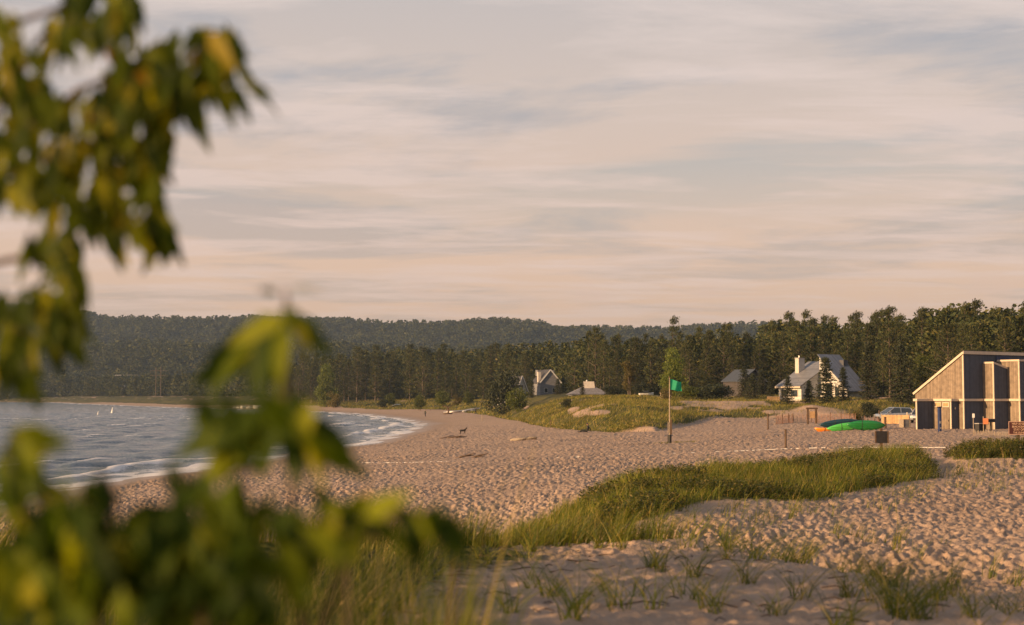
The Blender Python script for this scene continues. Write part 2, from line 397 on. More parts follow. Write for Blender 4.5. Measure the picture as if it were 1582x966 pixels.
    L(nt, bp2, 0, p, 'Normal')
    o = link('ground', me, m, smooth=True)
    tag(o, 'pink tan beach sand with footprints running into grassy dunes', kind='structure')
ground_mesh()
# ------------------------------------------------------------------ the lake
def lake():
    a = np.radians(np.concatenate([np.linspace(-100, -24, 60, endpoint=False), np.linspace(-24, 2, 620)]))
    r = np.concatenate([np.geomspace(27, 60, 30, endpoint=False), np.geomspace(60, 520, 640, endpoint=False), np.geomspace(520, 6500, 260)])
    A, Rr = np.meshgrid(a, r); X = (Rr * np.sin(A)).ravel(); Y = (Rr * np.cos(A)).ravel()
    d = shore_d(X, Y)
    w1 = fbm(X / 30, Y / 30, 101, 2) * 10
    dirs = [(.92, -.38, 9.5, .16), (.99, .1, 6.2, .10), (.75, -.66, 4.1, .07), (.95, -.55, 2.7, .04)]
    Z = np.zeros_like(X)
    for i, (dx, dy, lam, am) in enumerate(dirs):
        ph = (X * dx + Y * dy + w1 * (1 + .3 * i)) * 2 * math.pi / lam
        grp = .45 + 1.1 * vnoise(X / (lam * 1.4), Y / (lam * 3), 111 + i)
        s = np.sin(ph); Z += am * grp * (np.sign(s) * np.abs(s) ** .8 + .35 * np.cos(2 * ph))
    deep = sst(0, -14, d)
    Z *= .35 + .65 * deep
    Z *= 1 - .6 * sst(500, 1400, Y)
    brk = np.exp(-((d + 5.5 + 2.5 * fbm(X / 6, Y / 16, 121, 2) * 2) / 1.3) ** 2) + .5 * np.exp(-((d + 14 + 8 * fbm(X / 9, Y / 22, 122, 2)) / 1.6) ** 2) * sst(-.05, .1, fbm(X / 5, Y / 18, 125, 2))
    Z += .22 * brk - .02
    foam = .95 * np.exp(-((d + .5) / 2.0) ** 2) * (.45 + .8 * vnoise(X / 3, Y / 8, 133)) + 1.0 * brk * (.1 + 1.1 * vnoise(X / 3.5, Y / 7, 134)) + .7 * sst(-9, -2, d) * sst(-.03, .12, fbm(X / 2.2, Y / 5, 131, 3))
    foam += sst(.27, .38, Z * (.8 + vnoise(X / 8, Y / 12, 141))) * .8 * sst(600, 300, Y)
    na = len(a); nr = len(r)
    i = np.arange(nr - 1)[:, None] * na + np.arange(na - 1)[None, :]
    Q = np.stack([i, i + 1, i + 1 + na, i + na], -1).reshape(-1, 4)
    me = np_mesh('lake_water', np.stack([X, Y, Z], -1), Q)
    at_ = me.attributes.new('foam', 'FLOAT', 'POINT'); at_.data.foreach_set('value', np.clip(foam, 0, 1.2).astype(np.float32))
    m, nt, out = newmat('lake_water')
    p = N(nt, 'ShaderNodeBsdfPrincipled', i_Roughness=.12); p.inputs['IOR'].default_value = 1.33
    p.inputs['Base Color'].default_value = (.13, .175, .21, 1)
    tc = N(nt, 'ShaderNodeTexCoord')
    mp = N(nt, 'ShaderNodeMapping'); mp.inputs['Scale'].default_value = (1, .5, 1); mp.inputs['Rotation'].default_value = (0, 0, .35); L(nt, tc, 'Object', mp, 0)
    n1 = N(nt, 'ShaderNodeTexNoise', i_Scale=.45, i_Detail=7.0, i_Roughness=.68); L(nt, mp, 0, n1, 'Vector')
    bp = N(nt, 'ShaderNodeBump', i_Strength=1.0, i_Distance=.75); L(nt, n1, 0, bp, 'Height'); L(nt, bp, 0, p, 'Normal')
    fo = N(nt, 'ShaderNodeBsdfPrincipled', i_Roughness=.9); fo.inputs['Base Color'].default_value = (.78, .74, .72, 1)
    af = N(nt, 'ShaderNodeAttribute', attribute_name='foam')
    n2 = N(nt, 'ShaderNodeTexNoise', i_Scale=1.2, i_Detail=6.0, i_Roughness=.75); L(nt, mp, 0, n2, 'Vector')
    su = N(nt, 'ShaderNodeMath', operation='ADD'); L(nt, af, 'Fac', su, 0); L(nt, n2, 0, su, 1)
    mr = N(nt, 'ShaderNodeMapRange', i_1=.95, i_2=1.2); L(nt, su, 0, mr, 0)
    mx = N(nt, 'ShaderNodeMixShader'); L(nt, mr, 0, mx, 0); L(nt, p, 0, mx, 1); L(nt, fo, 0, mx, 2); L(nt, mx, 0, out, 0)
    o = link('lake_water', me, m, smooth=True)
    tag(o, 'blue grey lake with choppy waves and foam along the sand', kind='structure')
lake()
# ------------------------------------------------------------------ camera, sun, sky, air
cam = bpy.data.cameras.new('camera'); co = bpy.data.objects.new('camera', cam); COL.objects.link(co)
co.location = (0, 0, CZ); co.rotation_euler = (R(90) + PITCH, 0, 0)
cam.sensor_width = 36; cam.lens = 36 * F / 1582; cam.clip_start = .05; cam.clip_end = 30000
cam.dof.use_dof = True; cam.dof.focus_distance = 105; cam.dof.aperture_fstop = 1.9; cam.dof.aperture_blades = 0
SC.camera = co
sl = bpy.data.lights.new('sun', 'SUN'); so = bpy.data.objects.new('sun', sl); COL.objects.link(so)
sl.energy = 5; sl.angle = R(.6); sl.color = (1, .63, .31)
sd = Vector((math.cos(SUN_AZ) * math.cos(SUN_EL), math.sin(SUN_AZ) * math.cos(SUN_EL), math.sin(SUN_EL)))
so.rotation_euler = sd.to_track_quat('Z', 'Y').to_euler(); so.location = (-40, 0, 60)
def sky():
    w = bpy.data.worlds.new('World'); SC.world = w; w.use_nodes = True
    nt = w.node_tree; nt.nodes.clear()
    out = nt.nodes.new('ShaderNodeOutputWorld'); bg = nt.nodes.new('ShaderNodeBackground'); L(nt, bg, 0, out, 0)
    bg.inputs['Strength'].default_value = .076
    st = nt.nodes.new('ShaderNodeTexSky'); st.sky_type = 'NISHITA'; st.sun_disc = False
    st.sun_elevation = SUN_EL; st.sun_rotation = math.atan2(sd.x, sd.y); st.dust_density = 2.0; st.air_density = 1.0
    tc = N(nt, 'ShaderNodeTexCoord')
    sep = N(nt, 'ShaderNodeSeparateXYZ'); L(nt, tc, 'Generated', sep, 0)
    zc = N(nt, 'ShaderNodeMath', operation='MAXIMUM', i_1=0.0); L(nt, sep, 2, zc, 0)
    za = N(nt, 'ShaderNodeMath', operation='ADD', i_1=.045); L(nt, zc, 0, za, 0)
    dx = N(nt, 'ShaderNodeMath', operation='DIVIDE'); L(nt, sep, 0, dx, 0); L(nt, za, 0, dx, 1)
    dy = N(nt, 'ShaderNodeMath', operation='DIVIDE'); L(nt, sep, 1, dy, 0); L(nt, za, 0, dy, 1)
    cb = N(nt, 'ShaderNodeCombineXYZ'); L(nt, dx, 0, cb, 0); L(nt, dy, 0, cb, 1)
    def noise(scale, det, rough, loc=(0, 0, 0), sc=(1, 1, 1), dist=0.0, rot=0):
        mp = N(nt, 'ShaderNodeMapping'); mp.inputs['Location'].default_value = loc; mp.inputs['Scale'].default_value = sc; mp.inputs['Rotation'].default_value = (0, 0, rot)
        L(nt, cb, 0, mp, 0)
        n = N(nt, 'ShaderNodeTexNoise', i_Scale=scale, i_Detail=det, i_Roughness=rough, i_Distortion=dist); L(nt, mp, 0, n, 'Vector'); return n
    # 1: overall deck colour by height in the sky: the low air is warm
    warm = ramp(nt, [(0, (7.6, 4.7, 3.1)), (.09, (7.6, 5.1, 3.7)), (.2, (6.5, 5.15, 4.4)), (.30, (5.2, 4.75, 4.65)), (.5, (3.4, 3.3, 3.5)), (1, (2.5, 2.5, 2.8))])
    L(nt, zc, 0, warm, 0)
    grey = ramp(nt, [(0, (6.6, 4.4, 3.2)), (.1, (5.6, 4.3, 3.65)), (.22, (4.1, 3.95, 4.1)), (.5, (2.6, 2.7, 3.1)), (1, (1.6, 1.9, 2.5))])
    L(nt, zc, 0, grey, 0)
    lit = ramp(nt, [(0, (7.4, 5.1, 3.9)), (.1, (7.8, 5.7, 4.8)), (.25, (7.4, 6.1, 5.5)), (.5, (4.6, 4.2, 4.2)), (1, (3, 3.1, 3.5))])
    L(nt, zc, 0, lit, 0)
    nA = noise(.6, 10, .60, (3.1, 7.7, 0), (1, 1.0, 1), .4, .25)
    nB = noise(1.9, 12, .62, (1.2, 3.3, 0), (.5, 1, 1), .35, .15)
    nC = noise(.33, 6, .55, (9.4, 1.7, 0), (.7, 1, 1), .3, .15)
    # grey bodies
    ga = ramp(nt, [(.47, (0, 0, 0)), (.58, (.9, .9, .9))]); L(nt, nA, 0, ga, 0)
    m1 = N(nt, 'ShaderNodeMix', data_type='RGBA'); L(nt, ga, 0, m1, 0); L(nt, warm, 0, m1, 6); L(nt, grey, 0, m1, 7)
    # lit streaks
    gb = ramp(nt, [(.46, (0, 0, 0)), (.62, (.8, .8, .8))]); L(nt, nB, 0, gb, 0)
    m2 = N(nt, 'ShaderNodeMix', data_type='RGBA'); L(nt, gb, 0, m2, 0); L(nt, m1, 2, m2, 6); L(nt, lit, 0, m2, 7)
    # openings to the blue
    gc = ramp(nt, [(.50, (0, 0, 0)), (.57, (.85, .85, .85))]); L(nt, nC, 0, gc, 0)
    inv = N(nt, 'ShaderNodeMath', operation='SUBTRACT', i_0=1.0); L(nt, gb, 0, inv, 1)
    mm = N(nt, 'ShaderNodeMath', operation='MULTIPLY'); L(nt, gc, 0, mm, 0); L(nt, inv, 0, mm, 1)
    hi = N(nt, 'ShaderNodeMapRange', i_1=.10, i_2=.22); L(nt, zc, 0, hi, 0)
    m3f = N(nt, 'ShaderNodeMath', operation='MULTIPLY'); L(nt, mm, 0, m3f, 0); L(nt, hi, 0, m3f, 1)
    nish = N(nt, 'ShaderNodeVectorMath', operation='SCALE'); nish.inputs['Scale'].default_value = 1.0; L(nt, st, 0, nish, 0)
    blue = N(nt, 'ShaderNodeMix', data_type='RGBA', i_0=.3); blue.inputs[7].default_value = (4.6, 5.0, 5.1, 1); L(nt, nish, 0, blue, 6)
    m3 = N(nt, 'ShaderNodeMix', data_type='RGBA'); L(nt, m3f, 0, m3, 0); L(nt, m2, 2, m3, 6); L(nt, blue, 2, m3, 7)
    # low heaped clouds near the horizon, in angle space
    at2 = N(nt, 'ShaderNodeMath', operation='ARCTAN2'); L(nt, sep, 0, at2, 0); L(nt, sep, 1, at2, 1)
    c2 = N(nt, 'ShaderNodeCombineXYZ'); L(nt, at2, 0, c2, 0); L(nt, sep, 2, c2, 1)
    mp2 = N(nt, 'ShaderNodeMapping'); mp2.inputs['Scale'].default_value = (1, 1.7, 1); L(nt, c2, 0, mp2, 0)
    nD = N(nt, 'ShaderNodeTexNoise', i_Scale=26.0, i_Detail=7.0, i_Roughness=.6); L(nt, mp2, 0, nD, 'Vector')
    b1 = N(nt, 'ShaderNodeMapRange', i_1=.045, i_2=.062); L(nt, sep, 2, b1, 0)
    b2 = N(nt, 'ShaderNodeMapRange', i_1=.088, i_2=.070); L(nt, sep, 2, b2, 0)
    bb = N(nt, 'ShaderNodeMath', operation='MULTIPLY'); L(nt, b1, 0, bb, 0); L(nt, b2, 0, bb, 1)
    gd = ramp(nt, [(.52, (0, 0, 0)), (.62, (.55, .55, .55))]); L(nt, nD, 0, gd, 0)
    gf = N(nt, 'ShaderNodeMath', operation='MULTIPLY'); L(nt, gd, 0, gf, 0); L(nt, bb, 0, gf, 1)
    m4 = N(nt, 'ShaderNodeMix', data_type='RGBA'); L(nt, gf, 0, m4, 0); L(nt, m3, 2, m4, 6); m4.inputs[7].default_value = (7.4, 5.0, 3.9, 1)
    # keep the sky texture itself in the mix everywhere
    m5 = N(nt, 'ShaderNodeMix', data_type='RGBA', i_0=.12); L(nt, m4, 2, m5, 6); L(nt, nish, 0, m5, 7)
    L(nt, m5, 2, bg, 'Color')
sky()
def haze():
    b = MB(); b.box(-2600, 2600, -60, 4300, -12, 190)
    m, nt, out = newmat('lake_haze')
    v = N(nt, 'ShaderNodeVolumePrincipled'); v.inputs['Density'].default_value = HAZE; v.inputs['Color'].default_value = (.50, .66, .90, 1); v.inputs['Anisotropy'].default_value = .2
    nt.links.new(v.outputs[0], out.inputs['Volume'])
    o = b.build('haze', m); tag(o, 'thin evening haze over the bay and the far ridge', kind='stuff')
HAZE = .00011
haze()
SC.view_settings.view_transform = 'Standard'; SC.view_settings.look = 'None'; SC.view_settings.exposure = .62; SC.view_settings.gamma = 1
SC.render.engine = 'CYCLES'
cy = SC.cycles; cy.use_denoising = True; cy.max_bounces = 5; cy.diffuse_bounces = 2; cy.glossy_bounces = 2; cy.transmission_bounces = 3; cy.volume_bounces = 0; cy.transparent_max_bounces = 4
try: cy.denoiser = 'OPENIMAGEDENOISE'
except Exception: pass
cy.caustics_reflective = False; cy.caustics_refractive = False; cy.sample_clamp_indirect = 4
# ------------------------------------------------------------------ vegetation generators
def cards(C, D, ln, wd, rg=rng):
    """leaf-like quads (diamonds) from centres C along unit directions D"""
    n = len(C); D = D / (np.linalg.norm(D, axis=1, keepdims=True) + 1e-9)
    r = rg.normal(size=(n, 3)); s = np.cross(D, r); s /= (np.linalg.norm(s, axis=1, keepdims=True) + 1e-9)
    ln = np.broadcast_to(ln, n)[:, None]; wd = np.broadcast_to(wd, n)[:, None]
    V = np.stack([C - D * ln * .5, C + s * wd * .5 - D * ln * .05, C + D * ln * .5, C - s * wd * .5 + D * ln * .05], 1).reshape(-1, 3)
    return V
def pine_pts(rg, Hh, Rr, wind=.35, start=.12, whorls=24, per=5, clumps=6, cpc=11, size=(.50, .125), kind='pine'):
    C = []; D = []; br = []
    t = start
    for w in range(whorls):
        t = start + (1 - start) * ((w + rg.uniform(-.35, .35)) / whorls)
        t = min(max(t, start), .985)
        if kind == 'pine':
            Lb = Rr * (min(1, (1 - t) * 1.55) ** .9) * rg.uniform(.55, 1.15) + .25
            if t < .3: Lb *= .55 + .45 * t / .3
        else:
            Lb = Rr * (1 - t) ** .85 * rg.uniform(.82, 1.1) + .15
        az0 = rg.uniform(0, 6.28)
        for k in range(per):
            az = az0 + k * 6.283 / per + rg.uniform(-.4, .4)
            l = Lb * rg.uniform(.7, 1.15)
            up = (.05 + .75 * t ** 2 + rg.uniform(-.1, .2)) if kind == 'pine' else (-.25 + .5 * t + rg.uniform(-.08, .08))
            d = np.array([math.cos(az) + wind * (t + .25), math.sin(az), up]); 
            base = np.array([0, 0, t * Hh])
            tip = base + d * l
            tip[2] += .12 * l if kind == 'pine' else .06 * l
            br.append((base, tip, .02 + .02 * l))
            nc = max(2, int(clumps * (.5 + .5 * l / Rr)))
            for q in range(nc):
                f = (q + 1) / nc * .8 + .22 if kind == 'pine' else (q + .8) / nc
                f = min(f, 1.05)
                c = base * (1 - f) + tip * f + rg.normal(size=3) * np.array([.16, .16, .09]) * (l * .5 + .3)
                dd = (tip - base) / (np.linalg.norm(tip - base) + 1e-6)
                n = cpc
                spread = size[0] * .55
                cc = c + rg.normal(size=(n, 3)) * spread * np.array([1, 1, .55])
                C.append(cc); D.append(dd * .7 + np.array([wind * .5, 0, .45 if kind == 'pine' else -.05]) + rg.normal(size=(n, 3)) * .55)
    # leader
    n = 44; zl = rg.uniform(.84, 1.01, n)
    C.append(np.stack([rg.normal(size=n) * .9 * (1.04 - zl) / .2 + wind * .3, rg.normal(size=n) * .9 * (1.04 - zl) / .2, zl * Hh], -1)); D.append(np.array([wind * .6, 0, 1]) + rg.normal(size=(n, 3)) * .35)
    C = np.concatenate(C); D = np.concatenate(D)
    return C, D, br
def quadidx(n): return np.arange(n * 4).reshape(-1, 4)
def trunk_mesh(Hh, rad, br=(), name='trunk', wig=.15, rg=random):
    b = MB(); pts = []; rr = []
    for i in range(7):
        t = i / 6; pts.append((rg.uniform(-wig, wig) * t, rg.uniform(-wig, wig) * t, Hh * .97 * t - (.4 if i == 0 else 0))); rr.append(rad * (1 - .85 * t) * (1.25 if i == 0 else 1))
    b.tube(pts, rr, 7)
    for p, q, r in br: b.tube([p, (p + q) / 2, q], [r, r * .7, r * .3], 3, caps=False)
    me = bpy.data.meshes.new(name); me.from_pydata(b.v, [], b.f); return me
def conifer_proto(i, kind, Hh, Rr, wind=.35, m='pine', **k):
    rg = np.random.default_rng(100 + i)
    C, D, br = pine_pts(rg, Hh, Rr, wind, kind=kind, **k)
    sz = k.get('size', (.50, .125))
    V = cards(C, D, sz[0] * rg.uniform(.7, 1.3, len(C)), sz[1] * rg.uniform(.7, 1.3, len(C)), rg)
    nm = 'pine_tree' if kind == 'pine' else 'spruce_tree'
    root = thing(nm, 'x', 'tree')
    link('trunk', trunk_mesh(Hh, Hh * .013, br), M['bark'], root)
    link('crown', np_mesh('crown', V, quadidx(len(C))), M[m], root)
    return root
def blob_pts(rg, blobs, n, shell=.75):
    C = []; D = []
    tot = sum(b[3] * b[4] for b in blobs)
    for cx, cy_, cz, rr, rz in blobs:
        k = int(n * rr * rz / tot)
        u = rg.normal(size=(k, 3)); u /= np.linalg.norm(u, axis=1, keepdims=True)
        q = rg.uniform(0, 1, (k, 1)) ** .33; q = shell + (q - shell) * .9 if False else (1 - (1 - shell) * rg.uniform(0, 1, (k, 1)) ** 1.5)
        p = u * q * np.array([rr, rr, rz]) * (1 + .18 * rg.normal(size=(k, 1)))
        C.append(p + np.array([cx, cy_, cz])); D.append(u * .5 + rg.normal(size=(k, 3)) * .7 + np.array([0, 0, -.2]))
    return np.concatenate(C), np.concatenate(D)
def broad_proto(i, name, Hh, Rr, m='decid', n=5200, leaf=.38, low=.25, nb=16):
    rg = np.random.default_rng(300 + i); blobs = []
    for k in range(nb):
        z = rg.uniform(low, .88) * Hh; pr = math.sin(math.pi * min(1, (z / Hh - low * .55) / (1.02 - low * .55))) ** .6
        a = rg.uniform(0, 6.28); r0 = Rr * pr * rg.uniform(.2, .75)
        s = Rr * rg.uniform(.3, .48)
        blobs.append((math.cos(a) * r0, math.sin(a) * r0, z, s, s * .8))
    C, D = blob_pts(rg, blobs, n)
    V = cards(C, D, leaf * rg.uniform(.6, 1.3, len(C)), leaf * .6 * rg.uniform(.6, 1.3, len(C)), rg)
    root = thing(name, 'x', 'tree')
    br = [(np.array([0, 0, Hh * .2]), np.array(b[:3]), Hh * .006) for b in blobs]
    link('trunk', trunk_mesh(Hh * .8, Hh * .016, br), M['bark'], root)
    link('crown', np_mesh('crown', V, quadidx(len(C))), M[m], root)
    return root
# ------------------------------------------------------------------ woods: individual trees
protos = [conifer_proto(i, 'pine', 16, r, wind=w, whorls=wh, per=pe, start=st) for i, (r, w, wh, pe, st) in enumerate([
    (3.5, .30, 17, 4, .10), (3.0, .42, 16, 4, .16), (4.0, .35, 15, 4, .12), (2.7, .22, 19, 4, .08), (3.3, .5, 15, 4, .2)])]
dprotos = [broad_proto(0, 'broadleaf_tree', 12, 3.6), broad_proto(1, 'broadleaf_tree', 12, 3.0, m='olive')]
used = set()
def place(proto, loc, Hh, base, rz=0, sx=1.0, label=None, group=None, cat=None):
    s = Hh / base
    if proto.name in used:
        o = dup(proto, loc, rz, (s * sx, s * sx, s), label, group)
    else:
        used.add(proto.name); o = proto; o.location = loc; o.rotation_euler = (0, 0, rz); o.scale = (s * sx, s * sx, s)
        o['label'] = label
        if group: o['group'] = group
    if cat: o['category'] = cat
    return o
TOP = [(430, 550), (500, 542), (560, 530), (620, 526), (700, 531), (760, 526), (830, 522), (880, 518), (912, 506), (925, 516), (1000, 516), (1055, 512), (1075, 500), (1130, 499), (1150, 514), (1176, 514),
       (1188, 488), (1240, 484), (1300, 490), (1345, 482), (1375, 476), (1400, 490), (1425, 478), (1450, 466), (1500, 462), (1530, 474), (1545, 464), (1610, 464), (1700, 464)]
FRONT = [(430, 690), (500, 640), (600, 600), (700, 560), (780, 500), (860, 430), (920, 390), (1000, 350), (1060, 315), (1120, 312), (1180, 318), (1250, 300), (1330, 290), (1400, 250), (1470, 222), (1620, 212), (1700, 212)]
STANDS = [(560, 'dark conifer in the wood around the far cove, left of the beach walkers', 'conifers around the far cove'),
          (780, 'brown green pine in the long wood behind the beach walkers', 'pines behind the beach walkers'),
          (1000, 'windswept pine in the wood around the white gabled cottages', 'pines around the gabled cottages'),
          (1182, 'tall pine in the dark stand behind the green flag', 'pines behind the green flag'),
          (1400, 'tall dark pine in the wood behind the big white house', 'pines behind the white house'),
          (1900, 'tall windswept pine in the wood behind the bathhouse', 'pines behind the bathhouse')]
prg = np.random.default_rng(5)
cnt = 0
AVOID = []   # (px0, px1, maxY) keep front trees off the houses
def blocked(px, Y): return any(a < px < b and Y < m for a, b, m in AVOID)
AVOID += [(1196, 1332, 292), (795, 870, 470), (885, 938, 362)]
for row, (dy, hs, step) in enumerate([(0, .74, 4.6), (9, .86, 4.6), (19, .95, 4.4), (31, 1.0, 4.6), (46, 1.01, 5.2)]):
    px = 436 + 3 * row
    while px < 1625:
        Y = float(ip(px, FRONT)) + dy * (1.5 if px < 900 else 1) + prg.uniform(-3, 3)
        if not blocked(px, Y) and cnt < 296:
            g = gat(px, Y)
            Ht = (611 - float(ip(px + prg.uniform(-4, 4), TOP))) / F * Y + CZ - g.z
            hh = Ht * hs * (prg.uniform(.8, 1.06) if row < 3 else prg.uniform(.84, 1.04))
            if row == 0 and prg.random() < .35: hh *= prg.uniform(.5, .8)
            for mx_, lab, grp in STANDS:
                if px < mx_: break
            k = prg.random()
            if row < 2 and k < .09:
                place(dprotos[1 if k < .03 else 0], g, hh * .7, 12, prg.uniform(0, 6), 1.0, lab.replace('windswept pine', 'broadleaf tree').replace('tall dark pine', 'broadleaf tree').replace('tall pine', 'broadleaf tree').replace('tall windswept pine', 'broadleaf tree').replace('dark conifer', 'broadleaf tree').replace('brown green pine', 'broadleaf tree').replace('tall broadleaf', 'broadleaf').replace('tall windswept', ''), grp.replace('conifers', 'broadleaf trees').replace('pines', 'broadleaf trees'))
            else:
                place(protos[prg.integers(5)], g, hh * (prg.uniform(.78, 1.03) if px < 900 else 1), 16, prg.uniform(-.5, .5), (prg.uniform(.8, 1.1) if px > 900 else prg.uniform(.9, 1.5)) * (16 / hh) ** .25, lab, grp)
            cnt += 1
        px += step * prg.uniform(.75, 1.3) * F / Y * (1.55 if px < 900 else 1.0)
print('pines', cnt)
def solo(proto, px, Y, toppy, base, label, cat='tree', rz=0, sx=1, group=None):
    g = gat(px, Y); hh = (611 - toppy) / F * Y + CZ - g.z
    return place(proto, g, hh, base, rz, sx, label, group, cat)
solo(protos[4], 1040, 335, 489, 16, 'tallest lone pine with a ragged swept top rising just behind the flag', sx=.85)
solo(protos[2], 920, 392, 505, 16, 'tall ragged pine topping the wood above the low hip roofed house', sx=.9)
solo(protos[1], 1375, 262, 473, 16, 'tall swept pine right of the white house with its top above the others', sx=.95)
bt = broad_proto(5, 'broadleaf_tree', 10, 4.0, m='bright', n=6000, leaf=.4, low=.08, nb=22)
solo(bt, 1041, 283, 538, 10, 'pale green round broadleaf tree directly behind the flagpole', sx=.8)
solo(bt, 505, 585, 563, 10, 'pale green leaning broadleaf tree at the cove end of the far beach', sx=.8)
solo(dprotos[1], 972, 305, 556, 12, 'golden olive broadleaf tree right of the low hip roofed house', sx=1.1)
solo(protos[2], 1465, 205, 500, 16, 'broad sunlit pine just behind the peak of the bathhouse roof', sx=1.3)
sp = [conifer_proto(20 + i, 'spruce', 9, r, wind=0, m='spruce', start=.05, whorls=26, per=7, clumps=5, cpc=5, size=(.36, .15)) for i, r in enumerate([2.0, 2.4])]
solo(sp[0], 1276, 236, 552, 9, 'tall open spruce in front of the white triangular wall of the big house', sx=1.3)
solo(sp[1], 1217, 236, 581, 9, 'short dark spruce in front of the low eave of the big white house', sx=1.25)
solo(sp[0], 1250, 238, 588, 9, 'small spruce between the two larger ones before the big white house', sx=1.35, rz=2)
solo(sp[1], 1303, 240, 568, 9, 'slim spruce at the right end of the big white house', sx=1.1, rz=1)
solo(sp[0], 1393, 225, 532, 9, 'dense pointed spruce left of the bathhouse roof', sx=1.15, rz=1)
solo(sp[1], 1342, 235, 528, 9, 'narrow dark spruce in the wood edge right of the white house', sx=.8, rz=3)
solo(sp[1], 1163, 262, 578, 9, 'dark spreading conifer before the dark roofed cabin', sx=1.5, rz=.3)
solo(sp[0], 1190, 268, 583, 9, 'small conifer between the dark cabin and the white house deck', sx=1.1, rz=.9)
solo(sp[1], 1150, 285, 566, 9, 'pointed conifer at the left front of the dark cabin', sx=1.2, rz=2)
solo(sp[0], 1176, 290, 571, 9, 'loose conifer at the right front of the dark cabin', sx=1.3, rz=2.6)
solo(sp[0], 1160, 280, 585, 9, 'low conifer before the middle of the dark cabin', sx=1.8, rz=1.1)
solo(sp[1], 862, 400, 585, 9, 'small conifer right of the blue grey cottage gable', sx=1.3, rz=2.6)
solo(sp[0], 822, 405, 588, 9, 'small conifer between the two gabled cottages', sx=1.2, rz=.6)
solo(sp[1], 900, 320, 589, 9, 'small conifer at the left shoulder of the low hip roofed house', sx=1, rz=.9)
# shrubs on the dunes
sh = [broad_proto(10, 'shrub', 4, 2.3, n=3000, leaf=.28, low=.1, nb=14), broad_proto(11, 'shrub', 4, 2.0, m='olive', n=2400, leaf=.26, low=.1, nb=12), broad_proto(12, 'shrub', 4, 2.6, m='spruce', n=4200, leaf=.26, low=.08, nb=20)]
def shrub(k, px, Y, toppy, label, sx=1, rz=0): return solo(sh[k], px, Y, toppy, 4, label, 'shrub', rz, sx)
shrub(2, 775, 340, 574, 'large dark rounded evergreen at the left end of the grassy dune', .78)
shrub(0, 797, 318, 602, 'fresh green bush beside the large dark rounded evergreen', 1.0)
shrub(2, 875, 232, 616, 'small dark bush alone on the grassy dune left of the flag', 1.0, 1)
shrub(1, 515, 570, 602, 'tan leafed bush at the tip of the cove', 1.0)
shrub(0, 602, 545, 609, 'upright green bush on the far dune edge', .9)
shrub(2, 591, 540, 617, 'low dark bush left of the upright green one on the far dune', 1.1, 1)
shrub(0, 649, 470, 611, 'round green bush above the walker near the water', .95, 2)
shrub(0, 685, 500, 605, 'pale green bush right of the round one on the far dune', 1.1, 3)
shrub(1, 705, 495, 608, 'yellow green bush above the white driftwood heap', 1.0, .4)
shrub(0, 723, 470, 606, 'small light green bush left of the large dark evergreen', .9, 5)
shrub(1, 1027, 262, 596, 'low olive bush at the foot of the pale round tree', 1.1, 1.2)
shrub(2, 1000, 285, 593, 'wide dark bush under the pines left of the flag', 2.0, 2.2)
shrub(2, 945, 300, 597, 'dark bush beside the low hip roofed house', 1.7, 4.2)
shrub(2, 1100, 270, 594, 'dark undergrowth bush under the pines right of the flag', 2.3, 5.2)
shrub(0, 1066, 270, 597, 'green bush under the pines just right of the flag', 1.8, 3.3)
shrub(1, 1327, 172, 629, 'bleached brush heap of dry branches behind the green kayaks', .9, 3.3)
shrub(2, 1345, 190, 622, 'dull purple brown bush between the brush heap and the cars', 1.3, 2.6)
# wood masses beyond the countable trees: one stuff object each
def mass_cards(name, label, trees, cardn, m, seed, size=1.0):
    rg = np.random.default_rng(seed); Cs = []; Ds = []; Ls = []
    for (x, y, z, h, r, con) in trees:
        n = cardn
        t = rg.uniform(.05, 1, n)
        pr = (1 - t) ** .8 * 1.1 + .06 if con else np.sqrt(np.clip(1 - (2 * t - .95) ** 2 / 1.1, .02, 1))
        a = rg.uniform(0, 6.28, n); q = rg.uniform(.55, 1.08, n) * r * pr
        wob = 1 + .25 * np.sin(a * 3 + t * 9 + x)
        P = np.stack([x + np.cos(a) * q * wob, y + np.sin(a) * q * wob, z + t * h], -1)
        Cs.append(P); Ds.append(np.stack([np.cos(a), np.sin(a), rg.uniform(-.2, .9, n)], -1) + rg.normal(size=(n, 3)) * .4)
        Ls.append(np.full(n, h * .13 * size))
    C = np.concatenate(Cs); D = np.concatenate(Ds); Ln = np.concatenate(Ls) * rg.uniform(.7, 1.3, len(C))
    V = cards(C, D, Ln, Ln * .55, rg)
    o = link(name, np_mesh(name, V, quadidx(len(C))), m); tag(o, label, kind='stuff'); return o
def scatter(n, pxr, yr, seed, hfun, con=.6, dens=None):
    rg = np.random.default_rng(seed); px = rg.uniform(*pxr, n)
    f = ip(px, FRONT) if yr is None else None
    Y = yr(px, rg) if callable(yr) else rg.uniform(*yr, n)
    x = (px - 791) / F * Y; z = H(x, Y); out = []
    for i in range(n):
        if z[i] < .9: continue
        h = hfun(px[i], Y[i], z[i], rg); 
        if h < 3: continue
        c = rg.random() < con
        out.append((x[i], Y[i], z[i], h, h * (.2 if c else .34), c))
    return out
def h_fill(px, Y, z, rg):
    return max(0, ((611 - float(ip(px, TOP)) - rg.uniform(4, 22)) / F * Y + CZ - z) * rg.uniform(.8, 1.0))
mass_cards('woodland', 'dark unbroken wood filling in behind the front rows of pines',
           scatter(900, (425, 1660), lambda px, rg: ip(px, FRONT) + rg.uniform(18, 110, len(px)) * ip(px, [(500, 2.2), (900, 1.3), (1200, 1)]), 61, h_fill, .7), 520, M['pine'], 61, .40)
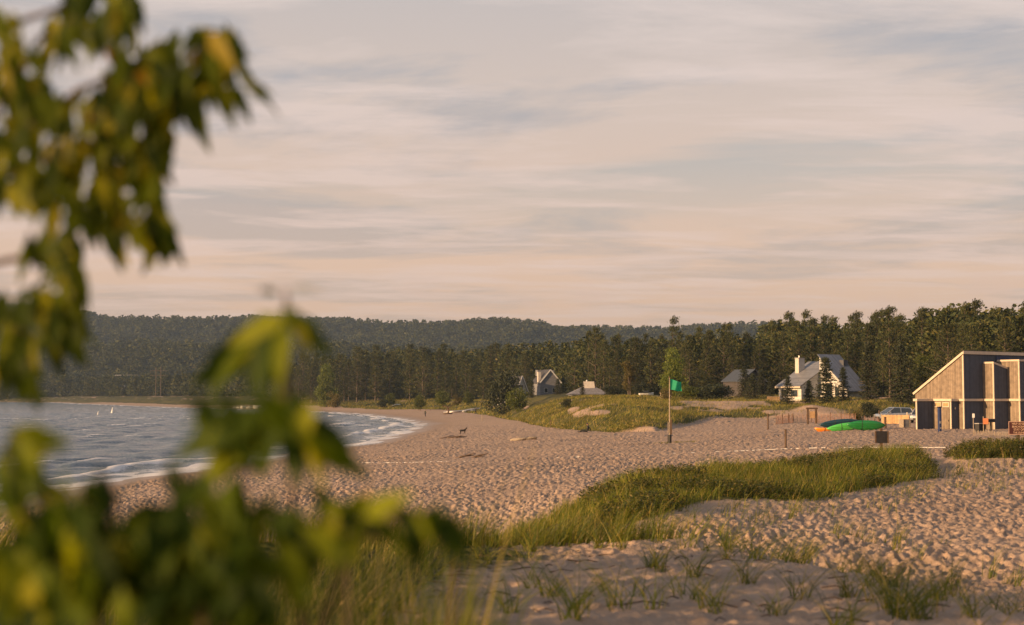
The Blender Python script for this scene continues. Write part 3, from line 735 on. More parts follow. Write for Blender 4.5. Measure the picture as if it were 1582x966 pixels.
mass_cards('undergrowth', 'shadowy young trees and scrub under the wood edge',
           scatter(420, (425, 1660), lambda px, rg: ip(px, FRONT) + rg.uniform(14, 40, len(px)), 62, lambda px, Y, z, rg: rg.uniform(3, 7), .4), 330, M['spruce'], 62, .6)
# far cove wood, left (700 - 1450 m)
def cove_y(px, rg):
    y0 = ip(px, [(-40, 1560), (60, 1400), (110, 1330), (250, 1180), (330, 1000), (420, 800), (560, 690)])
    return y0 + rg.uniform(0, 1, len(px)) ** 1.3 * 420
mass_cards('cove_woodland', 'mixed wood of rounded and pointed trees along the far left shore',
           scatter(2100, (-60, 640), cove_y, 63, lambda px, Y, z, rg: rg.uniform(9, 19) * (1 if Y < 1400 else 1), .45), 170, M['far'], 63, 1.0)
mass_cards('slope_woodland', 'hazy wooded slope below the ridge',
           scatter(4200, (-80, 1250), (1350, 2050), 64, lambda px, Y, z, rg: rg.uniform(12, 20), .3), 75, M['far'], 64, 1.7)
mass_cards('ridge_woodland', 'blue green wooded ridge along the skyline',
           scatter(7500, (-80, 1350), (2000, 2700), 65, lambda px, Y, z, rg: rg.uniform(11, 19), .12), 60, M['far'], 65, 2.0)
# ------------------------------------------------------------------ grasses
def blades(name, label, P, h, w, lean, m, seed, seg=3, wind=(.35, 0), kind='stuff'):
    rg = np.random.default_rng(seed); n = len(P)
    a = rg.uniform(0, 6.28, n); dirx = np.cos(a) * lean + wind[0]; diry = np.sin(a) * lean + wind[1]
    f = rg.uniform(0, 6.28, n); sx = np.cos(f); sy = np.sin(f)
    lv = []
    for k in range(seg + 1):
        t = k / seg; c = t ** 1.7
        x = P[:, 0] + dirx * h * c; y = P[:, 1] + diry * h * c; z = P[:, 2] - .03 + h * (t - .22 * c * (lean + .3))
        ww = w * (1 - t * .85) * .5
        lv.append(np.stack([x - sx * ww, y - sy * ww, z], -1)); lv.append(np.stack([x + sx * ww, y + sy * ww, z], -1))
    V = np.stack(lv, 1); nv = 2 * (seg + 1)
    base = np.arange(n)[:, None] * nv
    Q = np.concatenate([base + np.array([[2 * k, 2 * k + 1, 2 * k + 3, 2 * k + 2]]) for k in range(seg)], 1).reshape(-1, 4)
    o = link(name, np_mesh(name, V.reshape(-1, 3), Q), m)
    tag(o, label, kind=kind); return o
grg = np.random.default_rng(77)
def field(n, xr, yr, thr=.35, fn=None, jit=None):
    x = grg.uniform(*xr, n); y = grg.uniform(*yr, n)
    veg = H(x, y, want='veg')[0]
    keep = grg.random(n) < veg * 1.3 - thr if fn is None else fn(x, y, veg)
    x = x[keep]; y = y[keep]
    return np.stack([x, y, H(x, y)], -1)
def tufts_early(n, xr, yr, per, seed, hh, spread):
    rg = np.random.default_rng(seed); x = rg.uniform(*xr, n); y = rg.uniform(*yr, n)
    r1 = np.maximum(ridge(x, y, RID, 3.4), 1.2 * ridge(x, y, RIDN, 3.2))
    path = np.exp(-((x / y - .299) / .011) ** 2)
    k = rg.random(n) < sst(.16, .40, r1) * (1 - path) * (y > 29)
    x = x[k]; y = y[k]; c = rg.integers(per[0], per[1], len(x)); X = np.repeat(x, c); Y = np.repeat(y, c)
    X = X + rg.normal(size=len(X)) * spread; Y = Y + rg.normal(size=len(X)) * spread
    return np.stack([X, Y, H(X, Y)], -1), hh * rg.uniform(.4, 1.2, len(X))
# grass bank
P = field(210000, (-1, 21), (28, 68), fn=lambda x, y, v: (grg.random(len(x)) < np.clip(v * 1.5 - .45 + 1.1 * (vnoise(x / .8, y / 1.1, 8) - .5), 0, 1) * (.1 + 1.2 * vnoise(x / .8, y / .8, 7))) & (y > 27.5 + .3 * x))
blades('beach_grass', 'dense green beach grass on the long low bank in front of the beach', P, grg.uniform(.22, .62, len(P)) * (.45 + .95 * vnoise(P[:, 0] / .9, P[:, 1] / .9, 9)), .016, .35, M['grass'], 1, wind=(.12, 0))
P = field(60000, (16.8, 40), (52, 72), fn=lambda x, y, v: (grg.random(len(x)) < np.clip(v * 1.4 - .4, 0, 1)))
blades('beach_grass', 'grass and low weeds on the small bank below the brown sign', P, grg.uniform(.2, .6, len(P)), .018, .45, M['grass'], 2, wind=(.1, 0))
M['weed'] = leafmat('weed_leaves', [(0, (.025, .035, .010)), (.6, (.06, .065, .016)), (1, (.14, .10, .03))], .25, .6, 0, nscale=.5)
P, h = tufts_early(1500, (-1, 22), (28, 66), (4, 16), 38, .5, .16)
blades('beach_grass', 'loose stragglers of grass thinning out around the grassy bank', P, h, .015, .5, M['grass'], 13)
# leafy weeds on the near face of the bank
def weeds(name, label, P, seed, hgt, leaf, per, m):
    rg = np.random.default_rng(seed); n = len(P)
    t = rg.uniform(.1, 1, (n, per)); a = rg.uniform(0, 6.28, (n, per)); h = hgt * rg.uniform(.5, 1.2, (n, 1))
    lx = rg.normal(size=(n, 1)) * .25; ly = rg.normal(size=(n, 1)) * .25
    C = np.stack([P[:, :1] + lx * t * h + np.cos(a) * leaf * .6, P[:, 1:2] + ly * t * h + np.sin(a) * leaf * .6, P[:, 2:3] + t * h], -1).reshape(-1, 3)
    D = np.stack([np.cos(a), np.sin(a), np.full_like(a, .35)], -1).reshape(-1, 3) + rg.normal(size=(n * per, 3)) * .2
    V = cards(C, D, leaf * rg.uniform(.6, 1.2, len(C)), leaf * .45, rg)
    o = link(name, np_mesh(name, V, quadidx(len(C))), m); tag(o, label, kind='stuff')
P = field(60000, (2, 32), (31, 66), fn=lambda x, y, v: (grg.random(len(x)) < np.clip(v * 1.3 - .3, 0, 1) * sst(.42, .6, vnoise(x / 2.2, y / 2.2, 17)) * .9))
weeds('leafy_weeds', 'low dark leafy weeds among the grass of the bank', P, 5, .42, .085, 18, M['weed'])
# far dune grass
def dune_keep(x, y, v): return (grg.random(len(x)) < np.clip(v, 0, 1) * (.25 + .9 * vnoise(x / 4, y / 8, 19)))
P = field(120000, (-4, 62), (160, 300), fn=dune_keep)
blades('dune_grass', 'low green and straw coloured grass over the dunes behind the flag', P, grg.uniform(.25, .7, len(P)), .07, .5, M['grassfar'], 3, seg=2)
P = field(90000, (-110, 0), (290, 620), fn=dune_keep)
blades('dune_grass', 'straw coloured grass on the far dunes behind the walkers', P, grg.uniform(.3, .9, len(P)), .14, .5, M['grassfar'], 4, seg=2)
# near dune: sparse tufts
def tufts(n, xr, yr, per, seed, hh, spread, fn=None, dens=.5):
    rg = np.random.default_rng(seed); x = rg.uniform(*xr, n); y = rg.uniform(*yr, n)
    k = rg.random(n) < (dens if fn is None else fn(x, y)); x = x[k]; y = y[k]
    cnt = rg.integers(per[0], per[1], len(x)); X = np.repeat(x, cnt); Y = np.repeat(y, cnt)
    a = rg.uniform(0, 6.28, len(X)); r = rg.uniform(0, 1, len(X)) ** .7 * spread
    X = X + np.cos(a) * r; Y = Y + np.sin(a) * r
    hm = np.repeat(rg.uniform(.55, 1.15, len(x)), cnt)
    return np.stack([X, Y, H(X, Y)], -1), hh * hm * rg.uniform(.5, 1.1, len(X))
P, h = tufts(230, (-1.5, 6), (10.5, 24), (6, 34), 31, .66, .10, fn=lambda x, y: .15 + .85 * sst(.45, .6, vnoise(x / 1.4, y / 1.8, 23)))
blades('dune_tufts', 'thin scattered grass tufts on the shaded near dune', P, h, .012, .85, M['grass'], 6, seg=4, wind=(.2, 0))
P, h = tufts(1500, (-3.5, 4.2), (20.5, 29.5), (8, 34), 32, .70, .18, fn=lambda x, y: sst(.36, .56, vnoise(x / 1.6, y / 2, 29)) * sst(5.2, .5, x))
blades('dune_tufts', 'green grass tufts along the far lip of the near dune', P, h, .013, .3, M['grass'], 7)
P, h = tufts(150, (3.0, 9), (24, 40), (6, 26), 33, .6, .14, fn=lambda x, y: .1 + .8 * sst(.5, .6, vnoise(x / 1.5, y / 2.5, 37)))
blades('dune_tufts', 'scattered tufts in the footprinted hollow before the bank', P, h, .013, .3, M['grass'], 8)
P, h = tufts(1300, (-9, -.9), (7, 24), (8, 26), 34, .6, .2, fn=lambda x, y: .05 + .8 * sst(.35, .6, vnoise(x / 1.5, y / 1.5, 43)))
blades('tall_grass', 'tall straw and green grass on the dune left of centre', P, h, .013, .35, M['drygrass'], 9)
P, h = tufts(150, (-1.6, -.1), (4.2, 8.5), (8, 20), 35, 1.0, .12, fn=lambda x, y: .8 * (x < -.02 * y))
blades('tall_grass', 'tall blurred grass close to the camera at the bottom edge', P, h, .010, .22, M['drygrass'], 10, seg=4, wind=(.08, 0))
P, h = tufts(8, (-.35, -.12), (4.4, 5.6), (14, 22), 36, 1.5, .08, dens=1)
blades('tall_grass', 'upright blue green grass clump right of the leafy shrub', P, h, .012, .14, M['grass'], 12, seg=4, wind=(.04, 0))
P, h = tufts(500, (-20, -6), (18, 60), (8, 30), 37, .7, .25, fn=lambda x, y: sst(.4, .6, vnoise(x / 3, y / 4, 47)))
blades('tall_grass', 'patchy grass above the near shoreline', P, h, .018, .35, M['grass'], 11)
for (px, yy_, hh_, nn_, lab) in [(1235, 21.5, .75, 26, 'upright narrow tuft standing on the crest of the near dune'), (1460, 16.5, .72, 22, 'lone upright tuft at the lower right of the near dune'), (1160, 23, .7, 60, 'thick green tuft on the dune crest left of the upright narrow one'), (1330, 18, .6, 50, 'spreading tuft in the shade of the near dune')]:
    x_ = ray(px, 611)[0] * yy_; q_ = np.random.default_rng(px); X_ = x_ + q_.normal(size=nn_) * (.05 if nn_ < 30 else .16); Y_ = yy_ + q_.normal(size=nn_) * .08
    o_ = blades('grass_tuft', lab, np.stack([X_, Y_, H(X_, Y_)], -1), hh_ * q_.uniform(.5, 1.1, nn_), .014, .12 if nn_ < 30 else .45, M['grass'], px, seg=4, kind='stuff')
# dead stems and litter on the near dune
b = MB(); rl = random.Random(4)
for i in range(170):
    x = rl.uniform(-1.2, 5.5); y = rl.uniform(11, 23); a = rl.uniform(0, 6.28); l = rl.uniform(.1, .5); z = hz(x, y)
    x2, y2 = x + math.cos(a) * l, y + math.sin(a) * l * .6
    b.tube([(x, y, z + .01), ((x + x2) / 2, (y + y2) / 2, z + .04), (x2, y2, hz(x2, y2) + .015)], [.007, .006, .003], 4, caps=False)
tag(b.build('dry_stems', M['twig']), 'dry brown stems and roots lying on the near dune', kind='stuff')
# ------------------------------------------------------------------ buildings
RZ = math.atan2(.6, .8)     # local -Y faces the camera and right (shade), local -X faces the sun
def win(mb_parent, name, x0, x1, z0, z1, face, pos, frame='cream', fr=.08):
    """a window on a wall: face 'x' (wall looking -X at x=pos, spans y) or 'y' (wall looking -Y at y=pos, spans x)"""
    f = MB(); g = MB(); d = .05
    def bx(m, a, b, c, e, t0, t1):
        if face == 'y': m.box(a, b, pos - t1, pos - t0, c, e)
        else: m.box(pos - t1, pos - t0, a, b, c, e)
    bx(f, x0, x1, z0, z0 + fr, 0, d); bx(f, x0, x1, z1 - fr, z1, 0, d)
    bx(f, x0, x0 + fr, z0 + fr, z1 - fr, 0, d); bx(f, x1 - fr, x1, z0 + fr, z1 - fr, 0, d)
    bx(g, x0 + fr, x1 - fr, z0 + fr, z1 - fr, 0, .02)
    w = f.build(name, M[frame], mb_parent); g.build('pane', M['glass'], w); return w
def bathhouse():
    o0 = at(1490, 665, 130); z0 = 2.72
    root = thing('bathhouse', 'big slope roofed beach bathhouse of sunlit tan and dark navy boards with cream trim', 'building', (o0.x, o0.y, z0), RZ)
    low = [(-1.07, 2.62), (-1.07, .62), (0, .62), (0, 0), (2.9, 0), (2.9, -1.18), (5.04, -1.18), (5.04, -2.43), (7.1, -2.43), (7.1, -3.6), (12, -3.6), (12, 5.3), (0, 5.3), (0, 2.62)]
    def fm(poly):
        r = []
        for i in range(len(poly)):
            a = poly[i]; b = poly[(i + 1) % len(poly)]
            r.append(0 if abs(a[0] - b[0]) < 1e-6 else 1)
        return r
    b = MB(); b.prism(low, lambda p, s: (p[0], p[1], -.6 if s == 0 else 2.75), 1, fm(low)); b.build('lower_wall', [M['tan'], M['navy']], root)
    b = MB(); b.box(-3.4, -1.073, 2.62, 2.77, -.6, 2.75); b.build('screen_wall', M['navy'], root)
    e = .16
    led = [(-3.4 - e, 2.62 - e), (-1.07 - e, 2.62 - e), (-1.07 - e, .62 - e), (-e, .62 - e), (-e, -e), (2.9 - e, -e), (2.9 - e, -1.18 - e), (5.04 - e, -1.18 - e), (5.04 - e, -2.43 - e), (7.1 - e, -2.43 - e), (7.1 - e, -3.6 - e), (12 + e, -3.6 - e), (12 + e, 5.4), (-e, 5.4), (-e, 2.9), (-3.4 - e, 2.9)]
    b = MB(); b.prism(led, lambda p, s: (p[0], p[1], 2.753 if s == 0 else 2.97)); b.build('ledge_trim', M['cream'], root)
    # upper block, shed profile along Y, extruded along X
    prof = [(0, 2.973), (5.35, 2.973), (5.35, 3.5), (0, 7.12)]
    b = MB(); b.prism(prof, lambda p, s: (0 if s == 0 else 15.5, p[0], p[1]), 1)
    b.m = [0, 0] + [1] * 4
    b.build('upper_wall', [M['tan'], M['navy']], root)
    b = MB(); sl_ = (7.12 - 3.5) / 5.35
    b.prism([(-.12, 7.12 + .12 * sl_ + .003), (5.5, 3.5 - .15 * sl_ + .003), (5.5, 3.5 - .15 * sl_ + .17), (-.12, 7.12 + .12 * sl_ + .17)], lambda p, s: (-.1 if s == 0 else 15.6, p[0], p[1]))
    b.build('roof', M['roofdark'], root)
    b = MB()
    b.bar((-.13, -.1, 7.2), (-.13, 5.5, 3.42), .06, .2)
    b.build('rake_trim', M['cream'], root)
    b = MB(); b.box(-.16, 15.6, -.17, -.122, 7.05, 7.34); b.build('fascia_trim', M['cream'], root)
    for (x, y, za, zb_) in [(0, 0, 2.975, 7.04), (-3.4, 2.62, -.5, 2.75), (-1.07, .62, -.5, 2.75), (0, 0, -.5, 2.75), (2.9, -1.18, -.5, 2.75), (5.04, -2.43, -.5, 2.75), (7.1, -3.6, -.5, 2.75)]:
        b = MB(); b.box(x - .035, x - .003, y + .0, y + .10, za, zb_); b.box(x - .035, x + .05, y - .035, y - .003, za, zb_); b.build('corner_trim', M['cream'], root)
    # projecting towers
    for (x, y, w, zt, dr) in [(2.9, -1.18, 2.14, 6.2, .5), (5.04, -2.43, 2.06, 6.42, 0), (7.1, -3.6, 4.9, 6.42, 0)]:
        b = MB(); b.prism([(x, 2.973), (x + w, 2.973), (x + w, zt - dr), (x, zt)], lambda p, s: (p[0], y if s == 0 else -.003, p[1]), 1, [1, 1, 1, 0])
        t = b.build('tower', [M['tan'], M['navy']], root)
        b = MB(); b.prism([(x - .05, zt + .004), (x + w + .02, zt - dr + .004), (x + w + .02, zt - dr + .17), (x - .05, zt + .17)], lambda p, s: (p[0], y - .05 if s == 0 else -.13, p[1]))
        b.build('cap_trim', M['cream'], t)
        b = MB(); b.box(x - .035, x - .003, y, y + .10, 2.975, zt); b.box(x - .035, x + .05, y - .035, y - .003, 2.975, zt - .02); b.build('corner_trim', M['cream'], t)
    b = MB()
    for k in range(9): b.box(5.0, 7.2, -.07, -.01, 6.5 + k * .055, 6.54 + k * .055)
    b.build('louvre_vent', M['blue'], root)
    # doors on the tan recess (face -X at x=-.75, y .9..3.76)
    for (y0, y1) in [(.78, 1.5), (1.68, 2.4)]:
        b = MB(); b.box(-1.12, -1.073, y0, y1, -.3, 2.05); d = b.build('door', M['tan'], root)
        b = MB(); b.box(-1.16, -1.123, y0 + .06, y0 + .11, .9, 1.05); b.build('handle', M['dark'], d)
        b = MB(); b.box(-1.14, -1.073, y0, y1, 2.2, 2.28); b.box(-1.14, -1.073, y0, y1, 2.58, 2.66); b.box(-1.14, -1.073, y0, y0 + .08, 2.28, 2.58); b.box(-1.14, -1.073, y1 - .08, y1, 2.28, 2.58)
        f = b.build('transom', M['cream'], root)
        b = MB(); b.box(-1.11, -1.073, y0 + .08, y1 - .08, 2.28, 2.58); b.build('panel', M['fencewood'], f)
    b = MB(); b.box(-.6, -.48, .54, .617, 2.0, 2.2); b.build('wall_lamp', M['metal'], root)
    return root
bathhouse()
def lift(loc, dz=0): return (loc[0], loc[1], hz(loc[0], loc[1]) + dz)
def big_house():
    p = gat(1238, 262); o = thing('beach_house', 'large white and grey modern house with steep seamed roofs and a square chimney', 'house', (p.x, p.y, p.z - .1), RZ)
    # wing A : L face along +Y (6.9), R face along +X (7.1), shed rising to +X
    b = MB(); b.prism([(0, -1.5), (8.4, -1.5), (8.4, 7.2), (0, 2.9)], lambda q, s: (q[0], 0 if s == 0 else 5.5, q[1])); b.build('wing_wall', M['housewhite'], o)
    s_ = 4.3 / 8.4
    b = MB(); b.prism([(-.7, 2.9 - .7 * s_ + .01), (8.6, 7.2 + .2 * s_ + .01), (8.6, 7.2 + .2 * s_ + .2), (-.7, 2.9 - .7 * s_ + .2)], lambda q, s: (q[0], -.35 if s == 0 else 5.8, q[1])); b.build('wing_roof', M['roofgrey'], o)
    b = MB(); b.box(-.76, -.703, -.4, 5.8, 2.38, 2.66); b.build('gutter', M['cream'], o)
    win(o, 'window', .8, 2.6, .7, 2.1, 'x', 0); win(o, 'window', 3.2, 4.9, .7, 2.1, 'x', 0); win(o, 'window', 1.0, 2.2, .6, 2.3, 'y', 0)
    b = MB(); b.box(4.1, 5.75, 4.2, 5.1, 3.2, 8.0); c = b.build('chimney', M['chimney'], o)
    b = MB(); b.box(4.02, 5.83, 4.12, 5.18, 8.003, 8.12); b.tube([(4.7, 4.6, 8.12), (4.7, 4.6, 8.5)], .16, 8); b.build('chimney_cap', M['metal'], c)
    # wing B : tall, roof falls towards -Y
    cx, cy_ = 3.3, -4.6
    q0 = Vector((at(1304, 600, 262).x - p.x, 0))
    dx, dy = q0.x, -2.5
    lx = dx * math.cos(RZ) + dy * math.sin(RZ); ly = -dx * math.sin(RZ) + dy * math.cos(RZ)
    b = MB(); b.prism([(0, -2), (6.5, -2), (6.5, 8.3), (0, 2.2)], lambda q, s: (lx + (0 if s == 0 else 5.6), ly + q[0], q[1])); b.build('main_wall', M['housewhite'], o)
    s_ = 6.1 / 6.5
    b = MB(); b.prism([(-.6, 2.2 - .6 * s_ + .01), (6.7, 8.3 + .2 * s_ + .01), (6.7, 8.3 + .2 * s_ + .2), (-.6, 2.2 - .6 * s_ + .2)], lambda q, s: (lx + (-.3 if s == 0 else 5.9), ly + q[0], q[1]))
    r = b.build('main_roof', mat('grey_seam_roof_c', (.19, .20, .24), .5, .12, 1.5, stripes=('X', .45)), o)
    b = MB(); b.box(lx + 4.2, lx + 5.4, ly + 4.3, ly + 5.3, 5.2, 7.6); b.build('roof_box', M['roofgrey2'], r)
    for (a, c_, z1, z2) in [(.5, 1.3, .4, 1.9), (1.8, 2.9, .4, 2.6), (3.4, 4.9, .4, 3.4), (3.6, 4.9, 4.0, 5.0)]:
        win(o, 'window', ly + a, ly + c_, z1, z2, 'x', lx)
    b = MB(); b.box(lx + 5.6, lx + 8.2, ly + 1.5, ly + 6, -1.5, 2.6); b.build('porch_wall', M['wallshade'], o)
    b = MB(); b.box(lx + 5.5, lx + 8.5, ly + 1.2, ly + 6.2, 2.61, 2.8); b.build('porch_roof', M['roofdark'], o)
    # deck with its board railing, left of the house
    b = MB(); b.box(-2.6, -.2, 3.0, 7.5, .15, .35); dk = b.build('deck', M['greywood'], o)
    b = MB()
    g = gat(1184, 256); g2 = gat(1205, 252)
big_house()
g = gat(1195, 254)
t = thing('deck_railing', 'small sunlit slatted deck box left of the big white house', 'railing', (g.x, g.y, g.z), R(12))
b = MB(); b.box(-1.2, 1.2, -.04, .04, 1.05, 1.15); b.box(-1.2, 1.2, -.04, .04, .05, .15); b.build('rail', M['greywood'], t)
b = MB()
for k in range(13): b.box(-1.2 + k * .19, -1.08 + k * .19, -.03, .03, .15, 1.05)
b.build('slats', M['fencewood'], t)
b = MB(); b.box(-1.22, 1.22, .05, 2.0, .16, .24); b.build('floor_boards', M['greywood'], t)
def cabin():
    p = gat(1146, 300); o = thing('cabin', 'dark cabin with a blue grey gable roof half hidden by conifers', 'house', (p.x, p.y, p.z - .2), R(25))
    b = MB(); b.prism([(0, -1), (6, -1), (6, 4.0), (3.2, 6.2), (0, 4.0)], lambda q, s: (q[0], 0 if s == 0 else 7, q[1])); b.build('wall', M['darkwall'], o)
    b = MB(); b.bar((3.2, -.3, 6.35), (3.2, 7.3, 6.35), .2, .06)
    b.add([(-.4, -.4, 3.85), (3.2, -.4, 6.4), (3.2, 7.3, 6.4), (-.4, 7.3, 3.85), (-.4, -.4, 3.7), (3.2, -.4, 6.24), (3.2, 7.3, 6.24), (-.4, 7.3, 3.7)], [(0, 1, 2, 3), (7, 6, 5, 4), (0, 4, 5, 1), (3, 2, 6, 7), (0, 3, 7, 4), (1, 5, 6, 2)])
    b.add([(6.4, -.4, 3.8), (3.21, -.4, 6.4), (3.21, 7.3, 6.4), (6.4, 7.3, 3.8), (6.4, -.4, 3.65), (3.21, -.4, 6.24), (3.21, 7.3, 6.24), (6.4, 7.3, 3.65)], [(0, 1, 2, 3), (7, 6, 5, 4), (0, 4, 5, 1), (3, 2, 6, 7), (0, 3, 7, 4), (1, 5, 6, 2)])
    b.build('roof', mat('dark_blue_roof', (.06, .07, .09), .6, .15), o)
    win(o, 'window', 1, 2.2, 1, 2.4, 'y', 0, 'wood'); win(o, 'window', 3.8, 5, 1, 2.4, 'y', 0, 'wood')
    for x in (-1.0, .6):
        b = MB(); b.tube([(x, -2.2, -1), (x, -2.2, 3.2)], .09, 6); b.build('porch_post', M['greywood'], o)
    b = MB(); b.box(-1.3, 3, -2.4, -.05, 3.1, 3.3); b.build('porch_roof', M['roofdark'], o)
cabin()
def gable(o, x, y, w, d, hw, hr, names=('wall', 'roof'), wm='wallshade', rm='roofdark', trim=True, ov=.35):
    """gable end towards -Y"""
    b = MB(); b.prism([(x, -1), (x + w, -1), (x + w, hw), (x + w / 2, hr), (x, hw)], lambda q, s: (q[0], y if s == 0 else y + d, q[1])); wl = b.build(names[0], M[wm], o)
    b = MB(); s_ = (hr - hw) / (w / 2)
    for sg in (-1, 1):
        xa = x + w / 2 + sg * (w / 2 + ov); za = hw - ov * s_; xr = x + w / 2 + sg * .002
        q = [(xa, za + .02), (xr, hr + .02), (xr, hr + .2), (xa, za + .2)]
        b.prism(q, lambda p, s: (p[0], y - .3 if s == 0 else y + d + .3, p[1]))
    rf = b.build(names[1], M[rm], o)
    if trim:
        b = MB()
        for sg in (-1, 1):
            xa = x + w / 2 + sg * (w / 2 + ov); za = hw - ov * s_
            b.bar((xa, y - .34, za + .1), (x + w / 2, y - .34, hr + .12), .07, .34)
        b.build('rake_trim', M['white'], rf)
    return wl, rf
def cottages():
    p = gat(803, 428); o = thing('gabled_cottage', 'white trimmed cottage with one steep sunlit gable, left of its blue grey neighbour', 'house', (p.x, p.y, p.z - .2), R(52))
    gable(o, -1.5, 0, 5, 6, 3.4, 7.6, wm='housewhite')
    win(o, 'window', .3, 1.7, 1, 2.4, 'y', 0); win(o, 'window', .5, 1.6, 3.8, 5.0, 'y', 0); win(o, 'window', 1.5, 2.6, .8, 2.2, 'x', -1.5)
    b = MB(); b.box(-4.5, -1.52, 1.5, 5, -1, 2.6); b.build('wing_wall', M['housewhite'], o)
    b = MB(); b.box(-4.9, -1.3, 1.2, 5.3, 2.61, 2.85); b.build('wing_roof', M['roofgrey2'], o)
    p = gat(835, 436); o = thing('gabled_cottage', 'blue grey cottage with a broad white edged gable and slim chimney', 'house', (p.x, p.y, p.z - .2), R(18))
    w_, rf = gable(o, 0, 0, 6.4, 8, 4.2, 7.9)
    win(o, 'window', 1.2, 2.4, 1, 2.4, 'y', 0, 'white'); win(o, 'window', 3.8, 5.2, 1, 2.4, 'y', 0, 'white')
    b = MB(); b.box(-.2, .7, 1.5, 2.5, 3.0, 7.3); c = b.build('chimney', M['chimney'], rf)
    b = MB(); b.box(1, 6.5, 5.5, 7.5, 6.2, 8.0); b.build('dormer', M['wallshade'], o)
    p = gat(912, 330); o = thing('low_house', 'low grey hip roofed house with a square pale cupola behind the grassy dune', 'house', (p.x, p.y, p.z - .6), R(4))
    b = MB(); b.box(-4.4, 4.4, 0, 7, -.5, .9); b.build('wall', M['wallshade'], o)
    b = MB(); e = .6
    P = [(-4.4 - e, -e, .85), (4.4 + e, -e, .85), (4.4 + e, 7 + e, .85), (-4.4 - e, 7 + e, .85), (-1.4, 3.2, 2.7), (1.4, 3.2, 2.7), (1.4, 3.8, 2.7), (-1.4, 3.8, 2.7)]
    b.add(P, [(3, 2, 1, 0), (0, 1, 5, 4), (1, 2, 6, 5), (2, 3, 7, 6), (3, 0, 4, 7), (4, 5, 6, 7)]); rf = b.build('roof', mat('pale_shingle', (.20, .19, .20), .8, .2, 2, stripes=('Z', .2)), o)
    b = MB(); b.prism([(-1.6, 1.6), (1.5, 1.6), (1.2, 3.9), (-1.25, 3.9)], lambda q, s: (q[0], 2.5 if s == 0 else 4.4, q[1])); b.build('cupola', M['chimney'], rf)
    b = MB(); b.tube([(-.4, 3.4, 3.9), (-.4, 3.4, 4.15), (-.4, 3.4, 4.3)], [.12, .2, .03], 8); b.build('finial', M['white'], rf)
    win(o, 'window', -3, -1.6, -.2, .7, 'y', 0, 'white'); win(o, 'window', 1.6, 3, -.2, .7, 'y', 0, 'white')
cottages()
# small things under the pines left of the flag
g = gat(1029, 268); t = thing('storage_box', 'small cream shed box beside the foot of the pale round tree', 'shed', (g.x, g.y, g.z), R(25))
b = MB(); b.box(-.9, .9, -.6, .6, -.2, 1.0); b.build('body', M['cream'], t)
b = MB(); b.prism([(-.75, 1.003), (.75, 1.003), (.75, 1.1), (0, 1.25), (-.75, 1.1)], lambda q, s: (-1.0 if s == 0 else 1.0, q[0], q[1])); b.build('lid', M['greywood'], t)
g = gat(998, 276); t = thing('boat_trailer', 'small white boat on a trailer under the pines left of the flag', 'boat', (g.x, g.y, g.z + .1), R(10))
b = MB()
secs = [(-1.7, .5, .5), (-.8, .62, .55), (.4, .6, .55), (1.3, .38, .6), (1.9, .04, .72)]
V = []; Fc = []
for x, w, hh in secs: V += [(x * .8, -w, hh + .1), (x * .8, -w * .7, .3), (x * .8, 0, .2 + (.3 if x > 1.5 else 0)), (x * .8, w * .7, .3), (x * .8, w, hh + .1)]
for i in range(4):
    for k in range(4): Fc.append((i * 5 + k, i * 5 + k + 1, i * 5 + 6 + k, i * 5 + 5 + k))
Fc += [(0, 1, 2, 3, 4), (0, 4, 9, 5), (5, 9, 14, 10), (10, 14, 19, 15), (15, 19, 24, 20)]
b.add(V, Fc); b.build('hull', M['white'], t)
b = MB(); b.box(-.5, .5, -.35, .35, .82, 1.15); b.build('windscreen', M['glass'], t)
for sy in (-.62, .62):
    b = MB(); b.tube([(-.5, sy - .06, .12), (-.5, sy + .06, .12)], .24, 14); b.build('wheel', M['dark'], t)
b = MB(); b.bar((-1.6, 0, .1), (2.4, 0, .1), .08, .08); b.build('frame', M['metal'], t)
# far shore buildings
p = gat(195, 1500); t = thing('far_house', 'pale flat roofed building on the wooded slope far behind the left leaves', 'house', (p.x, p.y, p.z), 0)
b = MB(); b.box(-11, 11, 0, 9, -3, 17); b.build('wall', M['white'], t)
b = MB(); b.box(-12, 12, -1, 10, 17.01, 18.2); b.build('roof', M['roofgrey'], t)
p = gat(196, 1290); t = thing('far_house', 'tiny blue grey house among the trees of the far left shore', 'house', (p.x, p.y, p.z), 0)
gable(t, -5, -14, 10, 9, 5, 10, trim=False, rm='roofgrey')
p = gat(247, 1175); t = thing('lattice_frame', 'thin pale frame tower rising among the trees of the far shore', 'tower', (p.x, p.y, p.z), 0)
for x in (-2, 2):
    b = MB(); b.bar((x, -6, 0), (x, -6, 24), .5, .5); b.build('leg', M['bark'], t)
b = MB()
for z in (17, 21): b.bar((-7, -6, z), (7, -6, z), .3, .3)
b.build('cross_beam', M['bark'], t)
b = MB(); rl = random.Random(3)
g0 = gat(395, 600)
for i in range(46):
    pxr = rl.uniform(352, 402) ; Yr = rl.uniform(585, 640); q = gat(pxr, Yr); s = rl.uniform(.4, 1.5)
    if q.z < .25: continue
    b.box(q.x - s, q.x + s, q.y - s * .7, q.y + s * .7, q.z - .3, q.z + s * .8, rz=rl.uniform(0, 3))
tag(b.build('shore_rocks', M['white'], bevel=.2), 'heap of pale rocks along the cove shore behind the leaves', 'rocks')
